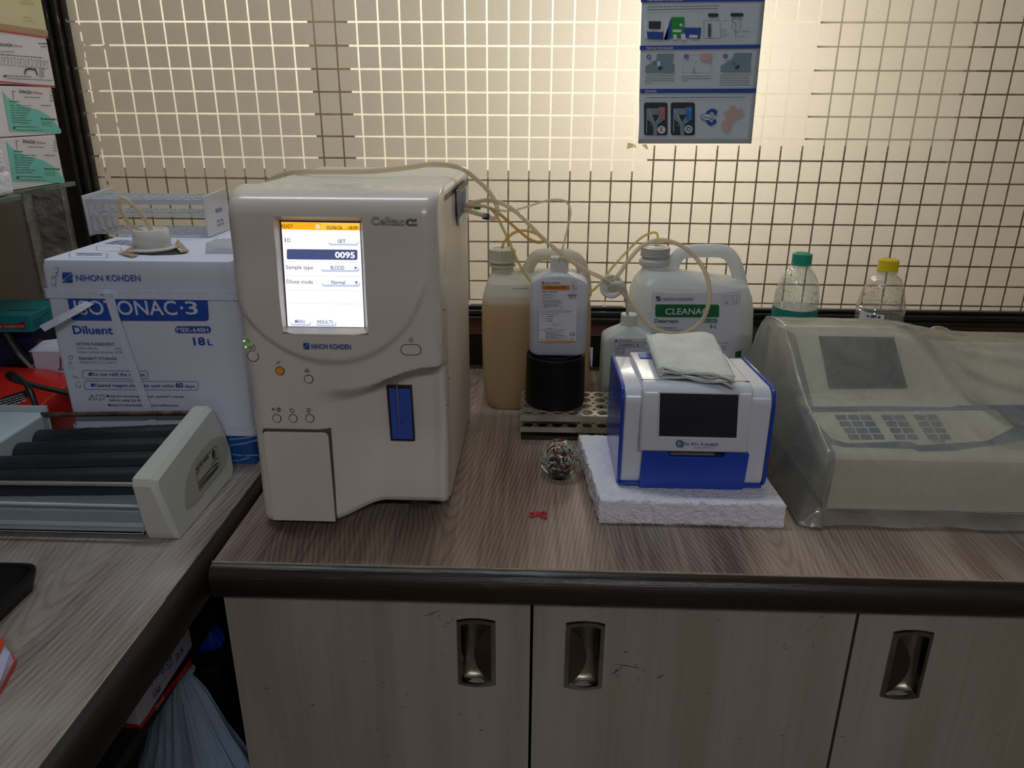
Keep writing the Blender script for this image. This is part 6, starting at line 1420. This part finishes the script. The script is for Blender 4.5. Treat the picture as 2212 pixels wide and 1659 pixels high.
Fb = Face((0, 1.24-R_-.002, 0), (0, -1, 0), 0); b = MB(); Fb.fine(b, 1872, 686, 1902, 7, sk=3); b.build('label_handwriting', M_ink, t, smooth=0)

# ================================================================== poster on the glass
PYY = WY-.0045
t = thing('instruction_poster', 'blue and white instruction poster taped to the etched glass wall', 'poster', tuple(Yp(1505, 160, PYY)))
F = Face((0, PYY, 0), (0, -1, 0), 0, crop=(1340, 0, 5.026)); Q = lambda l: (lambda x, y: F.p(x, y, l))
M_pp = pm('poster_paper', rgb(196, 206, 214), .42, var=.03, vscale=8, bump=.08, bscale=18)
b = MB(); NUp, NVp = 20, 30
def pfn(u, v):
    y = -420+(1558+420)*v; xl = 232-40*max(0, (y)/1558) if y > 0 else 232; xl = xl if y < 1100 else xl+6*sin((y-1100)/458*pi)
    xr = 1572-150*(y/1558); x = xl+(xr-xl)*u; p = F.p(x, y, 0); p.y -= .0004+.0006*abs(sin(v*9))*u*0; return p
b.grid(pfn, NUp, NVp); pp = b.build('sheet', M_pp, t, fixn=False, smooth=60, solid=.0004)
M_pb = inkmat('poster_blue', rgb(10, 66, 160)); M_pg = inkmat('poster_grey', rgb(96, 106, 112)); M_pn = inkmat('poster_navy', rgb(34, 44, 54)); M_sk = inkmat('poster_skin', rgb(200, 164, 156)); M_st = inkmat('poster_steel', rgb(120, 142, 154)); M_pw = inkmat('poster_white', rgb(216, 224, 230)); M_pgr = inkmat('poster_green', rgb(0, 140, 56)); M_pc = inkmat('poster_cyan', rgb(30, 120, 200)); M_pr = inkmat('poster_red', rgb(196, 60, 44)); M_prr = inkmat('poster_pale_red', rgb(170, 104, 104))
l1, l2, l3, l4 = .0014, .0017, .0020, .0023
b = MB()
F.poly(b, [(222, -20), (1566, -30), (1562, 15), (222, 27)], l1); F.poly(b, [(210, 497), (1522, 484), (1521, 526), (210, 543)], l1); F.poly(b, [(212, 966), (1475, 961), (1472, 1008), (214, 1010)], l1)
F.poly(b, [(285, 345), (468, 352), (462, 430), (300, 424)], l2); F.poly(b, [(470, 430), (550, 195), (560, 190), (548, 415), (512, 432)], l1); F.poly(b, [(692, 300), (878, 302), (862, 422), (690, 410)], l1)
for x, y in ((310, 616), (717, 614), (1139, 609)): F.circ(b, x, y, 24, lift=l3)
F.circ(b, 738, 1400, 26, lift=l4+.0002); F.poly(b, [(918, 1250), (940, 1205), (985, 1180), (1020, 1182), (1055, 1205), (1040, 1255), (1008, 1240), (1020, 1225), (990, 1215), (960, 1230), (948, 1250)], l1)
F.poly(b, [(920, 1300), (950, 1352), (985, 1368), (1025, 1345), (1045, 1335), (1035, 1290), (1000, 1305), (1012, 1318), (985, 1328), (962, 1315), (950, 1295)], l1); F.circ(b, 936, 1272, 68, lift=l2, ry=38)
b.build('blue_print', M_pb, pp, smooth=0)
b = MB()
F.text(b, 'PREPARING FOR ANALYSIS', 296, 14, 674, 10, 26, .02, 0, l3); F.text(b, 'TESTING PROCEDURE', 278, 536, 568, 533, 22, .02, 0, l3); F.text(b, 'CAUTION', 266, 1002, 388, 1002, 22, .02, 0, l3)
for s_, x, y in (('1', 310, 628), ('2', 717, 626), ('3', 1139, 621)): F.text(b, s_, x-8, y, x+8, y, 24, .03, 0, l4)
F.circ(b, 445, 1408, 43, lift=l4); F.circ(b, 738, 1402, 43, lift=l4); F.circ(b, 936, 1272, 60, lift=l3, ry=31); F.poly(b, [(298, 222), (470, 216), (462, 346), (290, 340)], l1+.0001); F.circ(b, 657, 272, 17, lift=l3)
F.poly(b, [(566, 322), (662, 322), (660, 352), (566, 350)], l3); F.poly(b, [(402, 668), (432, 668), (430, 715), (400, 720)], l4); F.poly(b, [(575, 375), (612, 375), (610, 430), (572, 432)], l3); F.poly(b, [(655, 370), (700, 368), (712, 430), (660, 438)], l3)
F.poly(b, [(746, 380), (838, 382), (836, 412), (746, 410)], l3); F.poly(b, [(254, 232), (290, 216), (286, 420), (262, 418)], l1); F.poly(b, [(470, 215), (530, 190), (510, 425), (468, 430)], l1)
b.build('white_print', M_pw, pp, smooth=0)
b = MB(); F.poly(b, [(555, 186), (694, 188), (690, 410), (548, 415)], l2); b.build('green_print', M_pgr, pp, smooth=0)
b = MB()
for x0, x1 in ((256, 512), (546, 808)): F.rrect(b, x0, 1112, x1, 1468, 26, l1)
F.poly(b, [(306, 230), (441, 232), (436, 318), (306, 314)], l3); F.poly(b, [(430, 722), (464, 728), (428, 762), (404, 748)], l4); F.poly(b, [(1268, 706), (1298, 712), (1266, 752), (1238, 744)], l4)
for x0, x1, y in ((950, 1065, 165), (1193, 1335, 162)): F.rrect(b, x0, y-20, x1, y+20, 20, l2)
for k in range(6): F.line(b, [(950, 262+k*24), (972, 274+k*24), (955, 284+k*24)], 9, l2); F.line(b, [(972, 262+k*24), (990, 270+k*24)], 7, l2)
b.build('dark_print', M_pn, pp, smooth=0)
b = MB()
F.poly(b, [(272, 720), (390, 650), (398, 584), (585, 584), (560, 690), (586, 700), (584, 788), (272, 788)], l2); F.poly(b, [(1088, 718), (1210, 640), (1238, 576), (1430, 576), (1410, 670), (1414, 700), (1412, 780), (1088, 782)], l2)
for ox in (0, 292): F.poly(b, [(282+ox, 1180), (482+ox, 1180), (476+ox, 1300), (400+ox, 1352), (398+ox, 1466), (358+ox, 1466), (352+ox, 1352), (290+ox, 1290)], l2)
b.build('steel_print', M_st, pp, smooth=0)
b = MB()
for ox in (0, 292): F.line(b, [(288+ox, 1184), (284+ox, 1440)], 7, l3); F.line(b, [(300+ox, 1195), (375+ox, 1340), (470+ox, 1190)], 7, l3); F.line(b, [(290+ox, 1182), (480+ox, 1184)], 6, l3); F.line(b, [(320+ox, 1358), (350+ox, 1358)], 5, l3)
b.build('pale_line', pm('poster_pale_line', rgb(170, 188, 196), .5), pp, smooth=0)
b = MB()
for ox in (0, 292): F.poly(b, [(342+ox, 1245), (422+ox, 1247), (378+ox, 1335)], l3)
b.build('dark_shape', M_pn, pp, smooth=0)
b = MB(); F.rrect(b, 710, 1160, 775, 1305, 10, l3); F.poly(b, [(362, 655), (385, 690), (365, 700), (355, 680)], l3); F.poly(b, [(1222, 668), (1250, 676), (1242, 705), (1218, 706)], l3); b.build('cyan_print', M_pc, pp, smooth=0)
b = MB(); F.rrect(b, 410, 1160, 484, 1300, 10, l3); b.build('pale_red_print', M_prr, pp, smooth=0)
b = MB(); F.text(b, 'X', 420, 1426, 462, 1426, 46, .05, 0, l4+.0002); b.build('red_print', M_pr, pp, smooth=0)
b = MB(); F.circ(b, 738, 1402, 14, lift=l4+.0005); b.build('ring_centre', M_pw, pp, smooth=0)
b = MB(); F.text(b, 'Shake', 888, 1284, 984, 1286, 26, .01, .3, l4); b.build('shake_lettering', M_pn, pp, smooth=0)
b = MB(); F.poly(b, [(880, 584), (1005, 578), (990, 610), (985, 645), (955, 685), (935, 655), (915, 668), (880, 655), (860, 625)], l2); F.poly(b, [(782, 742), (796, 732), (810, 742), (812, 784), (786, 786)], l2)
for pts in ([(1190, 1150), (1225, 1145), (1250, 1160), (1260, 1200), (1230, 1230), (1195, 1200)], [(1120, 1225), (1180, 1190), (1240, 1200), (1320, 1175), (1340, 1215), (1300, 1260), (1240, 1285), (1210, 1330), (1190, 1400), (1140, 1432), (1100, 1400), (1098, 1330), (1150, 1290), (1145, 1245)]): F.poly(b, pts, l2 if len(pts) < 9 else l3)
b.build('hand_print', M_sk, pp, smooth=0)
b = MB()
for y0, x1, h, s_ in ((82, 1070, 12, -14), (112, 1052, 12, -14), (1066, 1362, 12, -6)): F.fine(b, 296 if y0 < 200 else 266, y0, x1, h, sk=s_, lift=l2)
for xs, xe, ys_ in ((268, 580, (834, 858, 882)), (664, 988, (834, 858)), (1078, 1405, (826, 850, 875, 900, 925))):
    for y in ys_: F.fine(b, xs, y, xe, 9, sk=-2, lift=l2)
F.fine(b, 266, 906, 330, 8, lift=l2); F.fine(b, 664, 882, 742, 8, lift=l2); F.fine(b, 330, 334, 404, 8, lift=l3)
F.orect(b, 905, 224, 1084, 416, 3, 8, l2); F.line(b, [(1208, 205), (1308, 205), (1304, 310), (1280, 350), (1250, 350), (1210, 300)], 3, l2, True); F.line(b, [(1215, 210), (1252, 270), (1250, 410)], 4, l2); F.line(b, [(1300, 210), (1262, 270)], 3, l2)
for x, y, x2 in ((1110, 228, 1172), (1100, 326, 1150), (1100, 350, 1130), (1100, 376, 1180), (1096, 400, 1145), (1314, 344, 1408), (1276, 402, 1362)): F.fine(b, x, y, x2, 7, lift=l2)
F.orect(b, 676, 600, 990, 788, 1.5, 0, l1); F.line(b, [(800, 720), (828, 660)], 3, l2); F.line(b, [(1418, 812), (1440, 808)], 2, l1)
b.build('grey_print', M_pg, pp, smooth=0)
M_tape = clearmat('old_tape', (.9, .84, .72), .2, .2, body=.35, bodycol=(.55, .46, .34))
for pts, lab in (([(1356, 308), (1370, 311), (1376, 318), (1364, 319), (1354, 322)], 'scrap of old tape on the glass at the poster\'s lower left'), ([(1386, 313), (1396, 311), (1401, 321), (1397, 323)], 'scrap of old tape just under the poster\'s lower edge')):
    b = MB(); b.prism([Yp(x, y, WY-.0012) for x, y in pts], (0, .0008, 0)); tag(b.build('tape_scrap', M_tape, smooth=0), lab, 'tape')
